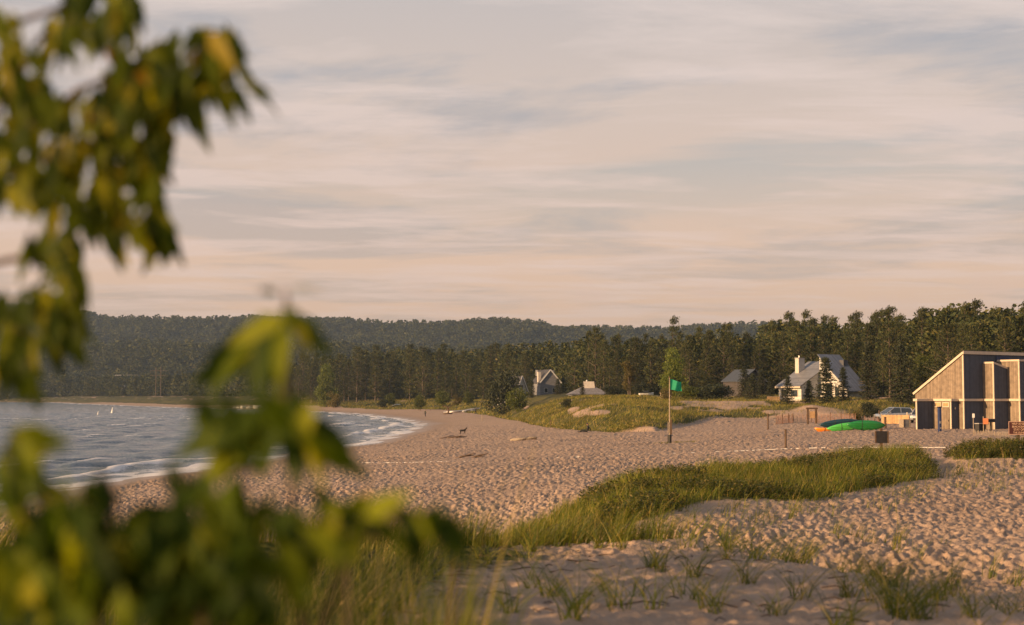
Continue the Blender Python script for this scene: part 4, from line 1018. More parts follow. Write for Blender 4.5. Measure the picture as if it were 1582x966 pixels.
# ------------------------------------------------------------------ cars
def car(px, Y, rz, label, paint, kind):
    g = gat(px, Y); o = thing('parked_car', label, 'car', (g.x, g.y, g.z), rz, 'cars parked left of the bathhouse')
    lowp = [(-2.2, .38), (2.15, .38), (2.2, .75), (2.1, .92), (-2.25, .80), (-2.27, .6)] if kind else None
    b = MB()
    side = [(-2.2, .32), (-2.28, .6), (-2.2, .82), (-1.25, .98), (2.15, 1.02), (2.25, .7), (2.2, .32)]
    b.prism(side, lambda p, s: (p[0], -.88 if s == 0 else .88, p[1])); b.build('body', paint, o, bevel=.08)
    cabn = [(-1.35, .985), (2.1, 1.02), (1.85, 1.52), (-.35, 1.60)]
    b = MB()
    P = [(x, sy * (.84 if z < 1.2 else .66), z) for sy in (-1, 1) for x, z in cabn]
    b.add(P, [(0, 1, 2, 3), (7, 6, 5, 4), (0, 4, 5, 1), (1, 5, 6, 2), (2, 6, 7, 3), (3, 7, 4, 0)]); b.build('windows', M['glass'], o)
    b = MB(); b.add([(-.42, -.69, 1.6), (1.9, -.69, 1.52), (1.9, .69, 1.52), (-.42, .69, 1.6), (-.35, -.6, 1.68), (1.8, -.6, 1.6), (1.8, .6, 1.6), (-.35, .6, 1.68)], [(3, 2, 1, 0), (4, 5, 6, 7), (0, 1, 5, 4), (1, 2, 6, 5), (2, 3, 7, 6), (3, 0, 4, 7)]); b.build('roof', paint, o)
    for sy in (-1, 1):
        for (x, z, x2, z2) in [(-1.4, .98, -.38, 1.6), (.45, 1.0, .5, 1.58), (2.08, 1.02, 1.85, 1.54)]:
            b = MB(); b.bar((x, sy * .86, z), (x2, sy * .68, z2), .05, .09); b.build('pillar', paint, o)
        b = MB(); b.box(-1.15, -.95, sy * .9 - .04 + sy * .06, sy * .9 + .04 + sy * .06, 1.0, 1.14); b.build('mirror', paint, o)
        b = MB(); b.box(-2.26, -2.0, sy * .7 - .17, sy * .7 + .17, .66, .80); b.build('headlight', M['metal'], o)
        for x in (-1.4, 1.35):
            b = MB(); b.tube([(x, sy * .70, .32), (x, sy * .9, .32)], .32, 18); w = b.build('wheel', M['dark'], o)
            b = MB(); b.tube([(x, sy * .9, .32), (x, sy * .915, .32)], .19, 14); b.build('rim', M['metal'], w)
    b = MB(); b.box(-2.30, -2.2, -.55, .55, .38, .52); b.build('grille', M['dark'], o)
car(1381, 172, R(14), 'silver blue car with its roof and windows showing above the plank fence', mat('silver_blue_paint', (.42, .46, .52), .25, .04, metal=.5, clear=1), 1)
car(1424, 163, R(62), 'pale silver car with only its front corner showing beside the bathhouse', mat('pale_silver_paint', (.55, .57, .6), .25, .04, metal=.4, clear=1), 0)
# plank fence in front of the car
g = gat(1382, 160); t = thing('plank_fence', 'low plank fence glowing orange in the sun before the silver blue car', 'fence', (g.x, g.y, g.z), R(-28))
for k in range(15):
    b = MB(); x = -1.45 + k * .2; b.box(x, x + .188, -.02, .02, -.3, 1.0 + .03 * (k % 2)); b.build('plank', M['fencewood'], t)
for x in (-1.5, 1.55):
    b = MB(); b.box(x - .06, x + .06, .02, .14, -.4, 1.12); b.build('post', M['greywood'], t)
b = MB(); b.box(-1.45, 1.5, .02, .06, .7, .8); b.build('rail', M['greywood'], t)
# ------------------------------------------------------------------ posts, bins, signs
def post(name, px, Y, toppy, rad, label, mk='wood', cat='post', cap=True, lean=0):
    g = gat(px, Y); h = (611 - toppy) / F * Y + CZ - g.z
    t = thing(name, label, cat, (g.x, g.y, g.z))
    b = MB(); b.tube([(0, 0, -.4), (lean * .5, 0, h * .5), (lean, 0, h - .05)], [rad, rad * .97, rad * .93], 10); b.build('shaft', M[mk], t)
    if cap:
        b = MB(); b.tube([(lean, 0, h - .05), (lean, 0, h - .02), (lean, 0, h)], [rad * 1.12, rad * 1.12, rad * .6], 10); b.build('cap', M[mk], t)
    return t
post('marker_post', 1213, 96, 663, .075, 'tall dark wooden post standing in the sand right of the flagpole', 'wood')
t = post('marker_post', 1186, 150, 639, .085, 'weathered post with a small crosspiece left of the kayaks', 'wood')
b = MB(); b.box(-.28, .22, -.03, .03, 1.02, 1.14); b.build('crosspiece', M['greywood'], t)
post('marker_post', 851, 208, 649, .10, 'short reddish stake alone in the open sand left of the seated figure', 'wood')
post('marker_post', 745, 300, 639, .09, 'faint thin stake on the beach right of the black dog', 'greywood')
post('marker_post', 1367, 134, 644, .12, 'stubby dark post at the right tip of the green kayaks', 'wood')
post('marker_post', 1340, 133, 647, .07, 'thin dark post behind the middle of the green kayaks', 'wood')
post('marker_post', 1401, 160, 637, .07, 'slim pale post beside the plank fence and cars', 'cream')
post('marker_post', 1358, 172, 634, .10, 'dark post between the brush heap and the plank fence', 'wood')
# grey bin with pale frame
g = gat(1397, 139); t = thing('litter_bin', 'square grey litter bin with pale corner boards beside the bathhouse', 'bin', (g.x, g.y, g.z), R(20))
b = MB(); b.box(-.33, .33, -.33, .33, -.1, .78); b.build('body', M['wallshade'], t, bevel=.02)
b = MB(); b.box(-.4, -.335, -.37, .37, -.1, .84); b.build('side_board', M['greywood'], t)
b = MB(); b.box(.335, .4, -.37, .37, -.1, .84); b.build('side_board', M['greywood'], t)
b = MB(); b.box(-.33, .33, -.33, .33, .783, .85); b.build('lid', M['greywood'], t)
# dark board sign seen from behind
g = gat(1361, 72); zt = CZ - (666 - 611) / F * 72; t = thing('notice_board', 'blackish square notice board on a post seen from behind below the kayaks', 'sign', (g.x, g.y, g.z), R(6))
hh = zt - g.z
b = MB(); b.box(-.06, .06, .0, .12, -.4, hh + .14); b.build('post', M['wood'], t)
b = MB(); b.box(-.36, .36, -.03, -.002, hh - .60, hh); b.build('panel', M['dark'], t, bevel=.01)
b = MB(); b.box(-.36, -.29, -.05, -.032, hh - .60, hh); b.build('batten', M['wood'], t)
b = MB(); b.box(.29, .36, -.05, -.032, hh - .60, hh); b.build('batten', M['wood'], t)
# brown sign with lettering
Ys = 68; g = gat(1573, Ys); top = CZ - (651 - 611) / F * Ys; bot = CZ - (671.5 - 611) / F * Ys; hw = 15.8 / F * Ys
t = thing('notice_sign', 'brown routed sign with pale lettering on a post at the right edge', 'sign', (g.x, g.y, 0), R(-3))
b = MB(); b.box(-.055, .055, .03, .13, g.z - .5, top - .03); b.build('post', M['wood'], t)
b = MB(); b.box(-hw, hw, -.01, .028, bot, top); pn = b.build('panel', M['sign'], t)
b = MB(); e = .03
b.box(-hw, hw, -.022, -.012, top - e, top); b.box(-hw, hw, -.022, -.012, bot, bot + e); b.box(-hw, -hw + e, -.022, -.012, bot + e, top - e); b.box(hw - e, hw, -.022, -.012, bot + e, top - e)
b.build('border', mat('sign_border', (.42, .26, .20), .7, .1), pn)
lm = mat('sign_letters', (.60, .40, .28), .7, .05)
for k, s in enumerate(['HELP US KEEP', 'BEACHGRASS', 'STAY OFF', 'THE DUNES']):
    c = bpy.data.curves.new('lettering', 'FONT'); c.body = s; c.size = .135 if k != 2 else .15; c.align_x = 'CENTER'; c.extrude = .003; c.space_character = 1.02
    ob = bpy.data.objects.new('lettering', c); COL.objects.link(ob); c.materials.append(lm)
    bpy.context.view_layer.update(); me_ = bpy.data.meshes.new_from_object(ob.evaluated_get(bpy.context.evaluated_depsgraph_get())); bpy.data.objects.remove(ob); ob = link('lettering', me_)
    if not me_.materials: me_.materials.append(lm)
    ob.parent = pn; ob.location = (.02, -.016, top - .155 - k * .142); ob.rotation_euler = (R(90), 0, 0); ob.scale = (.82, 1, 1)
# tall navy post in front of the bathhouse doors
g = gat(1451, 122); t = thing('shower_post', 'tall narrow navy post standing before the bathhouse doors', 'post', (g.x, g.y, g.z), R(20))
b = MB(); b.box(-.12, .12, -.12, .12, -.3, 2.1); b.build('shaft', M['blue'], t, bevel=.02)
b = MB(); b.box(-.15, .15, -.15, .15, 2.103, 2.2); b.build('cap', M['dark'], t)
b = MB(); b.box(-.06, .06, -.16, -.122, .3, .42); b.build('nozzle', M['metal'], t)
b = MB(); b.box(-.10, .02, -.17, -.122, .75, .95); b.build('nozzle', M['metal'], t)
# thin post with a small plate
g = gat(1503, 112); t = thing('rule_post', 'thin post carrying a small pale plate before the dark wall of the bathhouse', 'post', (g.x, g.y, g.z))
b = MB(); b.tube([(0, 0, -.3), (0, 0, 1.75)], .035, 8); b.build('shaft', M['greywood'], t)
b = MB(); b.box(-.09, .09, -.06, -.038, 1.4, 1.72); b.build('plate', M['white'], t)
# low edging fence of short pickets
def pickets(name, label, pts, h, step, w, mk, postevery=0, lean=.05, ph=None, wires=True):
    root = thing(name, label, 'fence', tuple(pts[0])); ox, oy, oz = pts[0]
    rl = random.Random(9); b = MB(); posts = []
    for a, c in zip(pts[:-1], pts[1:]):
        n = max(1, int((Vector(c) - Vector(a)).length / step))
        for k in range(n):
            f = k / n; x = a[0] + (c[0] - a[0]) * f; y = a[1] + (c[1] - a[1]) * f; z = hz(x, y)
            l = rl.uniform(-lean, lean); hh = h * rl.uniform(.9, 1.06)
            b.bar((x - ox, y - oy, z - oz - .05), (x - ox + l, y - oy, z - oz + hh), w, .012)
            if postevery and k % postevery == 0: posts.append((x, y, z))
    b.build('pickets', M[mk], root)
    for (x, y, z) in posts:
        q = MB(); q.tube([(x - ox, y - oy + .05, z - oz - .3), (x - ox + rl.uniform(-.05, .05), y - oy + .05, z - oz + (ph or h * 1.15))], .045, 6); q.build('post', M['wood'], root)
    if wires:
        for fz in (.25, .8):
            q = MB(); P_ = []
            for a, c in zip(pts[:-1], pts[1:]):
                for f in np.linspace(0, 1, 12):
                    x = a[0] + (c[0] - a[0]) * f; y = a[1] + (c[1] - a[1]) * f; P_.append((x - ox, y - oy + .012, hz(x, y) - oz + h * fz))
            q.tube(P_, .008, 4, caps=False); q.build('wire', M['metal'], root)
    return root
pickets('edging_fence', 'knee high line of short pickets before the bathhouse bench', [gat(1503, 112), gat(1530, 110), gat(1560, 107)], .42, .14, .07, 'greywood')
M['redwood'] = mat('snow_fence_wood', (.27, .15, .11), .9, .35, 6)
pickets('snow_fence', 'long sagging reddish snow fence of thin slats behind the kayaks', [gat(1199, 172), gat(1225, 178), gat(1262, 176), gat(1300, 172), gat(1322, 168)], 1.1, .11, .07, 'redwood', 22, .1)
pickets('snow_fence', 'leaning end piece of snow fence between the brush heap and plank fence', [gat(1336, 165), gat(1366, 163)], .8, .16, .06, 'redwood', 8, .35)
# two-post gateway board
g = gat(1254, 166); t = thing('trail_sign', 'brown timber trail board on two thick posts above the snow fence', 'sign', (g.x, g.y, g.z), R(8))
for x in (-.5, .5):
    b = MB(); b.box(x - .1, x + .1, -.1, .1, -.4, 1.75); b.build('post', M['wood'], t, bevel=.01)
b = MB(); b.box(-.68, .68, -.14, .14, 1.753, 1.95); b.build('beam', M['wood'], t, bevel=.01)
b = MB(); b.box(-.3, .36, -.05, .05, .7, 1.5); b.build('panel', M['fencewood'], t, bevel=.01)
# items by the bathhouse wall
g = gat(1513, 119); t = thing('bench', 'small black bench against the dark bathhouse wall', 'bench', (g.x, g.y, g.z), RZ)
b = MB(); b.box(-.45, .45, -.22, .22, .72, .78); b.build('seat', M['metal'], t)
for x in (-.4, .36):
    b = MB(); b.box(x, x + .05, -.2, .2, -.2, .718); b.build('leg', M['dark'], t)
b = MB(); b.box(-.33, .34, -.05, .18, .1, .68); b.build('shelf', M['dark'], t)
g = gat(1522, 118); t = thing('life_jacket_rack', 'orange board panel on a low frame in front of the bathhouse tower', 'rack', (g.x, g.y, g.z), R(-20))
b = MB(); b.box(-.22, .22, -.04, .04, .7, 1.2); b.build('panel', mat('orange_board', (.42, .14, .05), .6, .2), t, bevel=.02)
for x in (-.22, .16):
    b = MB(); b.box(x, x + .06, .045, .1, -.2, 1.35); b.build('leg', M['greywood'], t)
g = gat(1530, 118.5); t = thing('grill', 'black pedestal grill beside the orange board', 'grill', (g.x, g.y, g.z), R(10))
b = MB(); b.tube([(0, 0, -.2), (0, 0, .85)], .07, 8); b.build('pedestal', M['dark'], t)
b = MB(); b.box(-.3, .3, -.22, .22, .853, 1.12); b.build('fire_box', M['dark'], t, bevel=.02)
b = MB(); b.box(-.27, .27, -.2, .2, 1.123, 1.14); b.build('grate', M['metal'], t)
# ------------------------------------------------------------------ flagpole
g = gat(1034, 119); top = (611 - 584) / F * 119 + CZ - g.z
t = thing('flagpole', 'slender weathered flagpole with a dark wrapped base rising from the open beach', 'flagpole', (g.x, g.y, g.z))
b = MB(); b.tube([(0, 0, -.4), (.02, 0, 2.5), (.03, 0, top)], [.075, .06, .04], 10); b.build('pole', M['greywood'], t)
b = MB(); b.tube([(0, 0, -.3), (0, 0, .75)], .17, 8); b.build('base_sleeve', M['dark'], t)
b = MB(); b.box(.06, .2, -.1, .02, .78, 2.0); b.build('post', M['wood'], t)
b = MB(); b.box(-.16, -.08, -.09, -.07, .9, 1.8); b.build('notice_plate', M['greywood'], t)
b = MB(); b.tube([(.03, 0, top), (.03, 0, top + .1)], .07, 8); b.build('finial', M['wood'], t)
# flag cloth, waving; its green varies softly at random
n = 22; V = []; Fq = []
W_, H_ = 1.02, .88
for i in range(n + 1):
    for j in range(n + 1):
        u = i / n; v = j / n
        V.append((.07 + W_ * u * .93, .26 * math.sin(u * 8 + v * 1.6) * u ** .6, top - .15 - H_ * v - .16 * u + .05 * math.sin(u * 5 + 1) + .1 * u * v))
for i in range(n):
    for j in range(n): Fq.append((i * (n + 1) + j, (i + 1) * (n + 1) + j, (i + 1) * (n + 1) + j + 1, i * (n + 1) + j + 1))
me = bpy.data.meshes.new('flag'); me.from_pydata(V, [], Fq)
m, nt, out = newmat('green_flag_cloth')
p = N(nt, 'ShaderNodeBsdfPrincipled', i_Roughness=.7); p.inputs['Base Color'].default_value = (.008, .30, .155, 1)
tcn = N(nt, 'ShaderNodeTexCoord'); nn = N(nt, 'ShaderNodeTexNoise', i_Scale=5.0); L(nt, tcn, 'Object', nn, 'Vector'); cr = ramp(nt, [(.3, (.006, .26, .13)), (.7, (.014, .36, .19))]); L(nt, nn, 0, cr, 0); L(nt, cr, 0, p, 'Base Color')
tr = N(nt, 'ShaderNodeBsdfTranslucent'); tr.inputs[0].default_value = (.02, .5, .25, 1)
mx = N(nt, 'ShaderNodeMixShader', i_0=.35); L(nt, p, 0, mx, 1); L(nt, tr, 0, mx, 2); L(nt, mx, 0, out, 0)
fl = link('flag', me, m, None, True, loc=(g.x + .02, g.y, g.z)); tag(fl, 'green beach flag streaming right from the flagpole top', 'flag')
b = MB()
for i in range(60):
    a = rl.uniform(0, 6.28); r = rl.uniform(.1, 1.1)
P, h = tufts(60, (g.x - 1.4, g.x + 2.2), (g.y - .5, g.y + .8), (8, 20), 71, .28, .2, dens=1)
blades('dune_tufts', 'low grass around the foot of the flagpole', P, h, .03, .6, M['grassfar'], 72, seg=2)
# ------------------------------------------------------------------ kayaks
def kayak(px, Y, ln, wd, rz, roll, pitch, col, label, dz=0, seat=False):
    g = gat(px, Y); t = thing('kayak', label, 'kayak', (g.x, g.y, g.z + dz), 0, 'kayaks pulled up on the sand')
    mk = mat('kayak_plastic_' + label.split()[0], col, .28, .12, 2, spec=.6, clear=.4)
    n = 22; k = 14; V = []; Fq = []
    for i in range(n + 1):
        u = -1 + 2 * i / n; prof = max(.02, (1 - abs(u) ** 2.4)) ** .8; rise = .14 * abs(u) ** 3
        for j in range(k):
            a = 2 * math.pi * j / k; ca, sa = math.cos(a), math.sin(a)
            y = wd / 2 * prof * (abs(ca) ** .8) * (1 if ca > 0 else -1)
            z = (.15 if sa > 0 else .20) * (.35 + .65 * prof) * sa + rise
            V.append((u * ln / 2, y, z))
    for i in range(n):
        for j in range(k): Fq.append((i * k + j, i * k + (j + 1) % k, (i + 1) * k + (j + 1) % k, (i + 1) * k + j))
    Fq += [tuple(range(k)), tuple(n * k + j for j in reversed(range(k)))]
    b = MB(); b.add(V, Fq)
    parts = [b.build('hull', mk, t, True)]
    if not seat:
        for yk in (-.2, 0, .2):
            b = MB(); b.tube([(x * ln / 2, yk * wd, -.2 * (.35 + .65 * (1 - abs(x) ** 2.4) ** .8) * (1 - abs(yk) * .5) + .14 * abs(x) ** 3 - .006) for x in np.linspace(-.8, .8, 15)], .022, 5, caps=False); b.build('keel_ridge', mk, t, True)
        b = MB(); b.tube([(-.25 * ln / 2, math.cos(q) * wd * .51, math.sin(q) * .215) for q in np.linspace(0, 2 * math.pi, 21)], .018, 5, caps=False); b.build('strap', M['dark'], t)
        b = MB(); b.tube([(ln * .44, 0, .06), (ln * .47, 0, .16), (ln * .43, 0, .2)], .025, 6); b.build('handle', M['dark'], t)
        t.rotation_euler = (roll, pitch, rz); return t
    b = MB(); ring = [(math.cos(q) * .48 - .1, math.sin(q) * wd * .29, .155) for q in np.linspace(0, 2 * math.pi, 25)]
    b.tube(ring, .035, 6, caps=False); parts.append(b.build('cockpit_rim', M['dark'], t, True))
    b = MB(); b.add([(math.cos(q) * .45 - .1, math.sin(q) * wd * .26, .152) for q in np.linspace(0, 2 * math.pi, 24, endpoint=False)], [tuple(range(24))]); parts.append(b.build('cockpit', M['dark'], t))
    for x in (-.62 * ln / 2, .62 * ln / 2):
        b = MB(); b.box(x - .14, x + .14, -.1, .1, .10, .165); parts.append(b.build('hatch', M['dark'], t, bevel=.01))
    t.rotation_euler = (roll, pitch, rz)
    return t
kayak(1297, 137.5, 4.1, .86, R(5), R(-74), R(-5), (.006, .04, .06), 'dark teal kayak lying behind the lime green one', .62)
kayak(1306, 134.5, 3.6, .84, R(4), R(-66), R(-7), (.08, .46, .08), 'lime green kayak, nose down in the sand, left of the deeper green one', .36)
kayak(1338, 132, 3.7, .98, R(3), R(-76), R(1), (.008, .17, .03), 'deep green kayak tipped on its side at the right of the heap', .50)
kayak(1276, 135.5, 2.3, .75, R(10), R(-25), R(2), (.85, .28, .015), 'small orange kayak nose poking out left of the green ones', .14)
# ------------------------------------------------------------------ rope, logs, driftwood, weed lines
b = MB(); P_ = []
for px, py in [(470, 717), (560, 716), (640, 715), (700, 713), (780, 712), (840, 709), (920, 706), (1000, 702), (1060, 700), (1130, 698), (1210, 695), (1300, 693), (1380, 692), (1470, 693)]:
    q = ground(px, py); P_.append((q.x, q.y))
PP = []
for a, c in zip(P_[:-1], P_[1:]):
    for f in np.linspace(0, 1, 10, endpoint=False):
        x = a[0] + (c[0] - a[0]) * f; y = a[1] + (c[1] - a[1]) * f; PP.append((x, y, hz(x, y) + .02 + .10 * (float(vnoise(x / 5, y / 5, 77)) - .38)))
b.tube(PP, .02, 5, caps=False)
tag(b.build('boundary_rope', M['white'], smooth=True), 'long white boundary rope laid across the beach sand', 'rope')
def logs(name, label, px, py, n, ln, rad, seed, mk='greywood', cat='driftwood', sp=1.0):
    q = ground(px, py); rl = random.Random(seed); t = thing(name, label, cat, tuple(q))
    for i in range(n):
        a = rl.uniform(-.5, .5); l = ln * rl.uniform(.5, 1); x = rl.uniform(-sp, sp); y = rl.uniform(-.5, .5)
        x0, x1 = x - math.cos(a) * l / 2, x + math.cos(a) * l / 2; y0, y1 = y - math.sin(a) * l / 2, y + math.sin(a) * l / 2
        z0 = hz(q.x + x0, q.y + y0) - q.z + rad * .6; z1 = hz(q.x + x1, q.y + y1) - q.z + rad * .6 + rl.uniform(0, .35)
        b = MB(); b.tube([(x0, y0, z0), ((x0 + x1) / 2, (y0 + y1) / 2 + .05, (z0 + z1) / 2 + .04), (x1, y1, z1)], [rad, rad * .9, rad * .5], 7); b.build('log', M[mk], t, True)
    return t
logs('log_pile', 'low heap of grey driftwood logs alone in the open sand', 805, 681, 6, 3.0, .16, 1, sp=.7)
logs('driftwood', 'dark line of driftwood sticks left of the black dog', 708, 677, 7, 2.2, .06, 2, 'wood', sp=1.6)
logs('driftwood', 'dark weed and stick line beside the left end of the rope', 723, 708, 7, 1.6, .05, 3, 'wood', sp=1.3)
logs('driftwood', 'long bleached driftwood heap beyond the walkers', 716, 637, 14, 6, .30, 4, 'metal', sp=3.4)
logs('driftwood', 'broken dark branch standing up at the left of the bleached heap', 692, 640, 2, 3, .16, 6, 'wood', sp=.4)
q = ground(692, 640); b = MB(); b.tube([(q.x, q.y, q.z - .2), (q.x + .2, q.y, q.z + 1.2), (q.x - .3, q.y, q.z + 2.1), (q.x - 1.6, q.y, q.z + 2.4)], [.3, .22, .16, .06], 7); b.tube([(q.x + .1, q.y, q.z + 1.6), (q.x + 1.2, q.y, q.z + 2.8)], [.14, .05], 6)
tag(b.build('tree_stump', M['wood']), 'dark forked snag sticking up left of the bleached driftwood', 'stump')
logs('driftwood', 'pale broken timbers along the far dune foot', 608, 627, 4, 3, .3, 7, 'white', sp=1.6)
# slabs of turf fallen at the dune scarp
for i, (px, py, lab) in enumerate([(985, 661, 'slumped dark turf block below the dune left of the flag'), (962, 664, 'smaller slumped turf block left of its larger neighbour'), (880, 660, 'slumped turf ledge just above the seated figure')]):
    q = ground(px, py); rg = np.random.default_rng(i); n = 700
    C = rg.normal(size=(n, 3)) * np.array([1.3, .9, .28]) + np.array([0, .8, .25]); D = rg.normal(size=(n, 3)) + np.array([0, -.4, .5])
    me = np_mesh('turf', cards(C, D, .35, .07, rg), quadidx(n)); o = link('turf_clump', me, M['drygrass' if i == 1 else 'grassfar'], loc=tuple(q)); tag(o, lab, kind='stuff')
# ------------------------------------------------------------------ buoys
for px, py, lab in [(175, 636, 'tallest white swim buoy out on the lake'), (153, 638, 'small pale buoy left of the tallest one on the lake')]:
    Y = CZ / ((py + 3 - 611) / F); x = (px - 791) / F * Y; s = 1.0 if px == 175 else .55
    t = thing('buoy', lab, 'buoy', (x, Y, 0))
    b = MB(); b.tube([(0, 0, -.4), (0, 0, .2), (0, 0, .9 * s), (.1, 0, 2.2 * s)], [.45 * s, .5 * s, .3 * s, .08], 12); b.build('float', M['white'], t, True)
    b = MB(); b.tube([(.1, 0, 2.2 * s), (.1, 0, 2.5 * s)], .12 * s, 8); b.build('top_mark', M['dark'], t)
# ------------------------------------------------------------------ figures
def figure_mat(name, bands):
    """bands: (height, colour) upwards in object space"""
    m, nt, out = newmat(name); p = N(nt, 'ShaderNodeBsdfPrincipled', i_Roughness=.8); L(nt, p, 0, out, 0)
    tcn = N(nt, 'ShaderNodeTexCoord'); sp_ = N(nt, 'ShaderNodeSeparateXYZ'); L(nt, tcn, 'Object', sp_, 0)
    mr = N(nt, 'ShaderNodeMapRange', i_1=0.0, i_2=2.0); L(nt, sp_, 2, mr, 0)
    r = ramp(nt, [(h / 2, c) for h, c in bands], 'CONSTANT'); L(nt, mr, 0, r, 0); L(nt, r, 0, p, 'Base Color'); return m
def skin_fig(name, joints, edges, root_i, m, parent, sub=2):
    me = bpy.data.meshes.new(name); me.from_pydata([j[:3] for j in joints], edges, [])
    o = link(name, me, m, parent)
    md = o.modifiers.new('skin', 'SKIN'); md.use_smooth_shade = True
    for i, j in enumerate(joints):
        v = me.skin_vertices[0].data[i]; v.radius = (j[3], j[4] if len(j) > 4 else j[3]); v.use_root = (i == root_i)
    s = o.modifiers.new('sub', 'SUBSURF'); s.levels = sub; s.render_levels = sub
    return o
SK = (.42, .24, .16)
def walker(px, py, label, top, legs, rz, hgt=1.75):
    q = ground(px, py); t = thing('person', label, 'person', tuple(q), rz)
    t.scale = (hgt / 1.75,) * 3
    J = [(0, 0, .95, .13, .11), (0, 0, 1.15, .12, .1), (0, 0, 1.38, .16, .11), (0, 0, 1.5, .055), (0, .0, 1.62, .085, .1), (0, 0, 1.73, .06, .07),
         (-.10, 0, .9, .095), (-.11, .13, .5, .065), (-.11, .04, .1, .045), (-.11, .20, .04, .04), (.10, 0, .9, .095), (.11, -.06, .5, .065), (.11, -.25, .14, .045), (.11, -.12, .05, .04),
         (-.20, 0, 1.40, .055), (-.25, -.06, 1.12, .042), (-.24, .08, .88, .032), (-.24, .13, .78, .03), (.20, 0, 1.40, .055), (.25, .03, 1.12, .042), (.24, .18, .9, .032), (.24, .24, .81, .03)]
    E = [(0, 1), (1, 2), (2, 3), (3, 4), (4, 5), (0, 6), (6, 7), (7, 8), (8, 9), (0, 10), (10, 11), (11, 12), (12, 13), (2, 14), (14, 15), (15, 16), (16, 17), (2, 18), (18, 19), (19, 20), (20, 21)]
    skin_fig('body', J, E, 0, figure_mat('clothes_' + label.split()[1], [(0, legs), (.95, top), (1.5, SK)]), t)
    b = MB(); 
    V = []; Fq = []
    for i in range(7):
        for j in range(10):
            a = math.pi * i / 12; c = 2 * math.pi * j / 10; V.append((math.sin(a) * math.cos(c) * .1, math.sin(a) * math.sin(c) * .115 - .012, 1.66 + math.cos(a) * .115))
    for i in range(6):
        for j in range(10): Fq.append((i * 10 + j, i * 10 + (j + 1) % 10, (i + 1) * 10 + (j + 1) % 10, (i + 1) * 10 + j))
    b.add(V, Fq); b.build('hair', M['dark'], t, True)
walker(657, 644, 'person in dark clothes walking near the water on the far beach', (.03, .04, .03), (.02, .02, .03), R(160))
walker(735, 640, 'person in blue grey standing right of the bleached driftwood', (.08, .09, .12), (.03, .03, .04), R(60), 1.7)
# seated figure, legs stretched left
q = ground(908, 669); t = thing('person', 'person in black sitting on the sand below the dune, legs stretched left', 'person', tuple(q), R(-8))
J = [(0, 0, .16, .17, .15), (.05, 0, .40, .14, .12), (.03, 0, .66, .17, .12), (-.01, 0, .80, .06), (-.04, 0, .92, .09, .11), (-.04, 0, 1.03, .07),
     (-.1, -.11, .15, .1), (-.48, -.16, .36, .07), (-.88, -.16, .1, .05), (-1.02, -.17, .16, .04), (-.1, .11, .15, .1), (-.52, .16, .18, .07), (-.98, .16, .07, .05), (-1.12, .17, .14, .04),
     (.02, -.2, .66, .06), (.02, -.26, .42, .045), (-.26, -.2, .36, .035), (-.36, -.18, .37, .03), (.06, .2, .66, .06), (.26, .26, .4, .045), (.34, .24, .1, .035), (.36, .22, .04, .03)]
E = [(0, 1), (1, 2), (2, 3), (3, 4), (4, 5), (0, 6), (6, 7), (7, 8), (8, 9), (0, 10), (10, 11), (11, 12), (12, 13), (2, 14), (14, 15), (15, 16), (16, 17), (2, 18), (18, 19), (19, 20), (20, 21)]
t.scale = (1.15,) * 3
skin_fig('body', J, E, 0, figure_mat('clothes_black', [(0, (.018, .018, .02)), (.78, (.25, .14, .09))]), t)
b = MB(); V = []; Fq = []
for i in range(7):
    for j in range(10):
        a = math.pi * i / 12; c = 2 * math.pi * j / 10; V.append((math.sin(a) * math.cos(c) * .12 - .02, math.sin(a) * math.sin(c) * .11, .95 + math.cos(a) * .12))
for i in range(6):
    for j in range(10): Fq.append((i * 10 + j, i * 10 + (j + 1) % 10, (i + 1) * 10 + (j + 1) % 10, (i + 1) * 10 + j))
b.add(V, Fq); b.build('hair', M['dark'], t, True)
# black dog trotting right
q = ground(715, 671); t = thing('dog', 'black dog trotting right across the open sand with its head raised', 'dog', tuple(q), R(4))
J = [(-.30, 0, .52, .12, .13), (0, 0, .52, .12, .14), (.28, 0, .56, .13, .17), (.42, 0, .72, .075, .085), (.52, 0, .86, .07, .075), (.66, 0, .84, .04, .04),
     (-.34, -.09, .40, .075), (-.30, -.09, .24, .045), (-.42, -.09, .14, .03), (-.38, -.09, .03, .03), (-.34, .09, .40, .075), (-.24, .09, .26, .045), (-.34, .09, .16, .03), (-.26, .09, .03, .03),
     (.28, -.09, .36, .055), (.34, -.09, .2, .035), (.32, -.09, .03, .03), (.28, .09, .36, .055), (.22, .09, .2, .035), (.14, .09, .06, .03),
     (-.46, 0, .56, .035), (-.62, 0, .62, .025), (-.72, 0, .74, .015), (.48, -.05, .94, .02), (.48, .05, .94, .02)]
E = [(0, 1), (1, 2), (2, 3), (3, 4), (4, 5), (0, 6), (6, 7), (7, 8), (8, 9), (0, 10), (10, 11), (11, 12), (12, 13), (2, 14), (14, 15), (15, 16), (2, 17), (17, 18), (18, 19), (0, 20), (20, 21), (21, 22), (4, 23), (4, 24)]
skin_fig('body', J, E, 1, mat('black_fur', (.012, .009, .008), .9, .3, 6), t)
t.scale = (1.0,) * 3
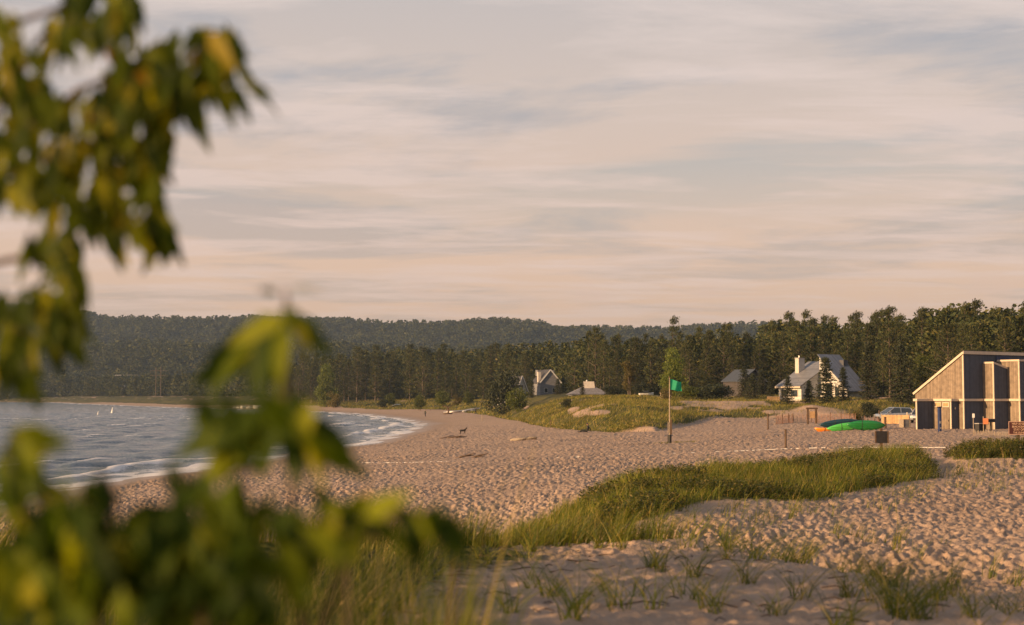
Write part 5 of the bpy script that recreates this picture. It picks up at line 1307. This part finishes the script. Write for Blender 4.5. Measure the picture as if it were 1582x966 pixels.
# ------------------------------------------------------------------ near leaves, left foreground
M['leaf'] = leafmat('maple_leaf', [(0, (.018, .030, .001)), (.35, (.045, .068, .002)), (.7, (.10, .125, .003)), (.90, (.24, .22, .006)), (.97, (.26, .21, .02)), (1, (.30, .12, .02))], .5, .55, 0, spec=.2)
M['leaflow'] = leafmat('shrub_leaf', [(0, (.014, .028, .001)), (.4, (.035, .062, .002)), (.75, (.085, .12, .004)), (.93, (.20, .22, .008)), (1, (.28, .26, .02))], .45, .6, 0, spec=.15)
M['leafyellow'] = leafmat('yellow_leaf', [(0, (.30, .26, .02)), (1, (.55, .42, .03))], .5, .45, 0)
def leaf_template():
    rows = [(0, .03), (.08, .10), (.20, .34), (.34, .47), (.48, .44), (.62, .36), (.76, .25), (.88, .12), (1.0, .01)]
    V = []; Fq = []
    for i, (t, w) in enumerate(rows):
        j = .035 * (1 if i % 2 else -1) if 1 < i < 8 else 0
        w = max(.008, w + j)
        for s in (-1, -.5, 0, .5, 1):
            V.append((w * s * .5, t, .10 * abs(s) * w))
    for i in range(len(rows) - 1):
        for k in range(4): a = i * 5 + k; Fq.append((a, a + 1, a + 6, a + 5))
    return np.array(V), np.array(Fq)
LT, LF = leaf_template()
def leaves(name, specs, m, parent, rg):
    """specs: list of (base, tip, width ratio, droop, facing jitter)"""
    Vs = []; Fs = []
    for k, (b0, t0, wr, droop) in enumerate(specs):
        b0 = np.array(b0); t0 = np.array(t0); d = t0 - b0; ln = np.linalg.norm(d); d = d / ln
        up = np.array([0, -1, .5]) + rg.normal(size=3) * .5
        s = np.cross(d, up); s /= np.linalg.norm(s); n = np.cross(s, d)
        T = LT * ln
        t = LT[:, 1]
        bend = n * (-(droop * ln) * (t ** 2 - t))[:, None]
        V = b0 + d * T[:, 1:2] + s * T[:, 0:1] * wr + n * T[:, 2:3] * wr + bend
        Vs.append(V); Fs.append(LF + k * len(LT))
    me = np_mesh(name, np.concatenate(Vs), np.concatenate(Fs))
    return link(name, me, m, parent, smooth=True)
def pt(px, py, Y): return tuple(at(px, py, Y))
def blob_leaves(blobs, Y0, dY, ln, rg, ang=(90, 28), wr=(.6, .85), mul=4.2):
    out = []
    for (cx, cy_, rx, ry, n) in blobs:
        for i in range(int(n * mul)):
            a = rg.uniform(0, 6.28); r = math.sqrt(rg.uniform(0, 1)); x = cx + math.cos(a) * r * rx; y = cy_ + math.sin(a) * r * ry
            th = math.radians(rg.normal(*ang)); l = ln * rg.uniform(.65, 1.15); Y = Y0 + rg.uniform(-dY, dY)
            out.append((pt(x, y - l * .4, Y), pt(x + math.cos(th) * l, y - l * .4 + math.sin(th) * l, Y + rg.uniform(-.05, .05)), rg.uniform(*wr), rg.uniform(.1, .6)))
    return out
lr = np.random.default_rng(8)
def seg(lst, Y, dY=.12, wr=(.5, .7), droop=(.1, .5)):
    o = []
    for (x0, y0, x1, y1) in lst:
        y_ = Y + lr.uniform(-dY, dY)
        o.append((pt(x0, y0, y_), pt(x1, y1, y_ + lr.uniform(-.04, .04)), lr.uniform(*wr), lr.uniform(*droop)))
    return o
YU = 2.55
up_blobs = [(150, 14, 60, 34, 9), (105, 62, 45, 28, 4), (20, 120, 40, 55, 8), (50, 165, 50, 30, 5), (235, 112, 60, 26, 8), (190, 165, 60, 34, 8), (250, 165, 35, 28, 4), (105, 185, 40, 26, 3),
            (30, 225, 40, 34, 6), (85, 265, 40, 30, 5), (25, 290, 28, 34, 4), (165, 250, 60, 34, 6), (225, 265, 36, 44, 5), (200, 335, 55, 40, 7), (120, 320, 40, 40, 4), (100, 395, 26, 34, 4),
            (40, 490, 55, 34, 9), (25, 560, 34, 40, 7), (95, 505, 34, 34, 5), (5, 40, 20, 30, 2), (200, 120, 50, 40, 4), (260, 130, 40, 30, 3), (200, 210, 50, 30, 3), (140, 200, 30, 24, 2), (240, 220, 30, 40, 2), (60, 330, 20, 30, 1), (150, 300, 30, 40, 3), (245, 370, 22, 30, 2), (300, 80, 50, 22, 4), (345, 80, 35, 22, 3), (290, 125, 45, 30, 4), (350, 125, 30, 22, 2), (110, 430, 26, 40, 4), (55, 395, 22, 26, 1), (215, 190, 50, 30, 3), (170, 60, 40, 30, 2), (190, 290, 60, 40, 3), (235, 150, 40, 20, 2)]
up = blob_leaves(up_blobs, YU, .22, 68, lr, ang=(90, 20), wr=(.5, .75))
up += seg([(275, 72, 335, 52), (285, 62, 350, 48), (325, 58, 390, 92), (340, 70, 396, 130), (300, 118, 326, 240), (272, 105, 316, 228), (330, 118, 364, 202), (350, 122, 388, 194), (372, 118, 434, 184), (380, 128, 424, 152), (245, 118, 300, 215),
           (160, 330, 190, 424), (176, 335, 200, 416), (214, 330, 244, 420), (244, 338, 286, 414), (236, 322, 260, 412), (42, 366, 28, 440), (44, 368, 76, 428), (112, 396, 138, 482), (100, 478, 138, 572), (70, 500, 96, 586),
           (30, 530, 60, 640), (110, 452, 132, 504), (165, 10, 206, 74), (150, 20, 180, 90), (230, 200, 262, 250), (215, 225, 270, 290), (225, 300, 278, 360)], YU)
t = thing('broadleaf_tree', 'young broadleaf tree close to the camera with drooping green leaves at upper left', 'tree', (-1.75, 2.6, hz(-1.75, 2.6)))
t0 = Vector(t.location)
def rel(p): return Vector(p) - t0
def tubeobj(name, P, r, parent, m='twig'):
    b = MB(); b.tube(P, r, 7); return b.build(name, M[m], parent, True)
tubeobj('trunk', [(0, 0, -.3), (.02, 0, .9), (-.04, 0, 1.9), (.03, 0, 3.0), (0, 0, 4.3)], [.075, .065, .055, .04, .02], t)
for P in [[(-60, 300), (20, 215), (120, 140), (230, 96), (330, 82), (380, 110)], [(-60, 300), (60, 250), (150, 215), (215, 250), (240, 330)], [(-60, 420), (20, 400), (90, 400), (120, 440), (90, 500)], [(-60, 80), (40, 30), (150, -5)], [(-80, 520), (0, 500), (60, 520)], [(-60, 250), (20, 140), (60, 60), (130, 20)]]:
    Q = [rel(pt(x, y, YU)) for x, y in P]
    tubeobj('limb', [(0, 0, Q[0].z - .25)] + Q, [.014] + [.006 * (1 - .8 * i / len(Q)) + .001 for i in range(len(Q))], t)
o = leaves('foliage', [(tuple(rel(a)), tuple(rel(b)), w, d) for a, b, w, d in up], M['leaf'], t, lr)
# shrub below
YS = 1.9
low_blobs = [(70, 790, 70, 45, 9), (20, 745, 45, 30, 6), (140, 850, 80, 50, 10), (60, 880, 80, 60, 11), (120, 940, 90, 40, 9), (250, 850, 80, 45, 8), (230, 930, 80, 40, 7), (340, 850, 70, 40, 7), (420, 810, 70, 34, 5), (330, 780, 50, 30, 5),
             (470, 860, 60, 30, 3), (400, 910, 70, 36, 4), (560, 815, 70, 24, 4), (650, 825, 46, 20, 3), (380, 690, 80, 28, 5), (300, 650, 50, 18, 3), (430, 660, 60, 30, 7), (340, 950, 70, 30, 4), (10, 700, 20, 30, 3), (180, 900, 160, 50, 12), (230, 830, 120, 30, 6), (60, 930, 60, 30, 5), (480, 830, 60, 30, 3), (130, 860, 130, 60, 10), (340, 930, 100, 36, 6), (40, 760, 50, 30, 4), (300, 880, 80, 50, 5), (80, 840, 80, 40, 4)]
lowl = blob_leaves(low_blobs, YS, .2, 92, lr, ang=(85, 32), wr=(.6, .9), mul=2.3)
lowl += seg([(170, 800, 148, 714), (190, 765, 232, 706), (268, 775, 262, 702), (300, 785, 276, 722), (430, 622, 298, 650), (438, 628, 574, 742), (450, 640, 525, 705), (430, 630, 336, 745), (440, 640, 398, 748), (452, 642, 452, 760), (470, 645, 548, 738),
             (425, 632, 268, 712), (420, 642, 300, 760), (455, 650, 500, 760), (560, 800, 640, 760), (600, 800, 715, 815), (640, 790, 728, 830), (560, 790, 470, 790), (640, 800, 665, 880), (690, 800, 712, 880), (560, 800, 545, 890), (500, 790, 490, 880),
             (430, 640, 380, 610), (60, 670, 112, 688), (350, 800, 352, 900), (240, 830, 225, 930)], YS, wr=(.6, .8))
YM = 2.1
mid = seg([(448, 448, 506, 458), (430, 452, 398, 446), (450, 470, 528, 545), (452, 480, 508, 560), (440, 490, 366, 566), (432, 498, 296, 596), (432, 502, 322, 618), (432, 508, 398, 625), (445, 498, 432, 612), (452, 492, 478, 560), (448, 488, 352, 536), (436, 470, 470, 530),
           (440, 505, 380, 610), (430, 520, 345, 575), (440, 520, 415, 600), (445, 500, 500, 520), (438, 500, 405, 570)], YM, .08, (.5, .75))
t = thing('leafy_shrub', 'blurred leafy shrub filling the lower left right in front of the camera', 'shrub', (-.75, 2.0, hz(-.75, 2.0)))
t0 = Vector(t.location)
for P, Y in [([(440, 1400), (470, 1000), (455, 800), (440, 640), (446, 540), (442, 448)], YM), ([(100, 1400), (140, 1000), (180, 850), (175, 760)], YS), ([(300, 1400), (320, 1000), (300, 850), (280, 740)], YS), ([(560, 1400), (500, 960), (540, 850), (620, 790), (690, 800)], YS), ([(20, 1400), (40, 1000), (40, 820), (20, 700)], YS)]:
    Q = [rel(pt(x, y, Y)) for x, y in P]
    tubeobj('stem', [(Q[0].x * .4, Q[0].y * .4, -.1)] + Q, [.010] + [.006 * (1 - .75 * i / len(Q)) + .001 for i in range(len(Q))], t)
leaves('foliage', [(tuple(rel(a)), tuple(rel(b)), w, d) for a, b, w, d in lowl + mid], M['leaflow'], t, lr)
yl = seg([(20, 665, 62, 735), (60, 668, 30, 720), (45, 665, 70, 715), (30, 745, 95, 770), (10, 680, 20, 740), (60, 780, 110, 760)], 1.95, .05)
leaves('yellow_leaves', [(tuple(rel(a)), tuple(rel(b)), w, d) for a, b, w, d in yl], M['leafyellow'], t, lr)
# dry curled leaves and seed heads further out
dl = seg([(535, 800, 572, 752), (700, 850, 705, 815), (300, 880, 330, 930), (270, 850, 240, 800)], 2.6, .1, (.5, .6))
t = thing('dry_stalk', 'pale dry leaves on stalks between the shrub and the sand', 'plant', (-.35, 2.6, hz(-.35, 2.6))); t0 = Vector(t.location)
leaves('dry_leaves', [(tuple(rel(a)), tuple(rel(b)), w, d) for a, b, w, d in dl], mat('dry_leaf', (.62, .40, .20), .7, .2, 8), t, lr)
for x, y in [(540, 795), (705, 850), (300, 880)]:
    Q = rel(pt(x, y, 2.6)); tubeobj('stem', [(Q.x * .3, 0, -.1), (Q.x * .8, 0, Q.z * .5), Q], [.006, .005, .003], t)
# unseen shrubs added left of the frame to shade the near sand
shade_shrubs = [broad_proto(30, 'shrub', 4, 2.1, n=2300, leaf=.2, low=.06, nb=16)]
for i, (x, y, s, lab) in enumerate([(-9.2, 1.2, 1.0, 'unseen round shrub added beyond the left edge to shade the near dune'), (-8.8, 4.2, 1.1, 'unseen tall shrub added left of the frame to shade the near dune'), (-9.4, 7.4, 1.0, 'unseen broad shrub added at the dune top to shade the near dune'), (-9.8, 10.2, .9, 'unseen shrub added nearest the lake to shade the near dune')]):
    place(shade_shrubs[0], (x, y, hz(x, y)), 4 * s, 4, i * 1.3, 1.0, lab, None, 'shrub')
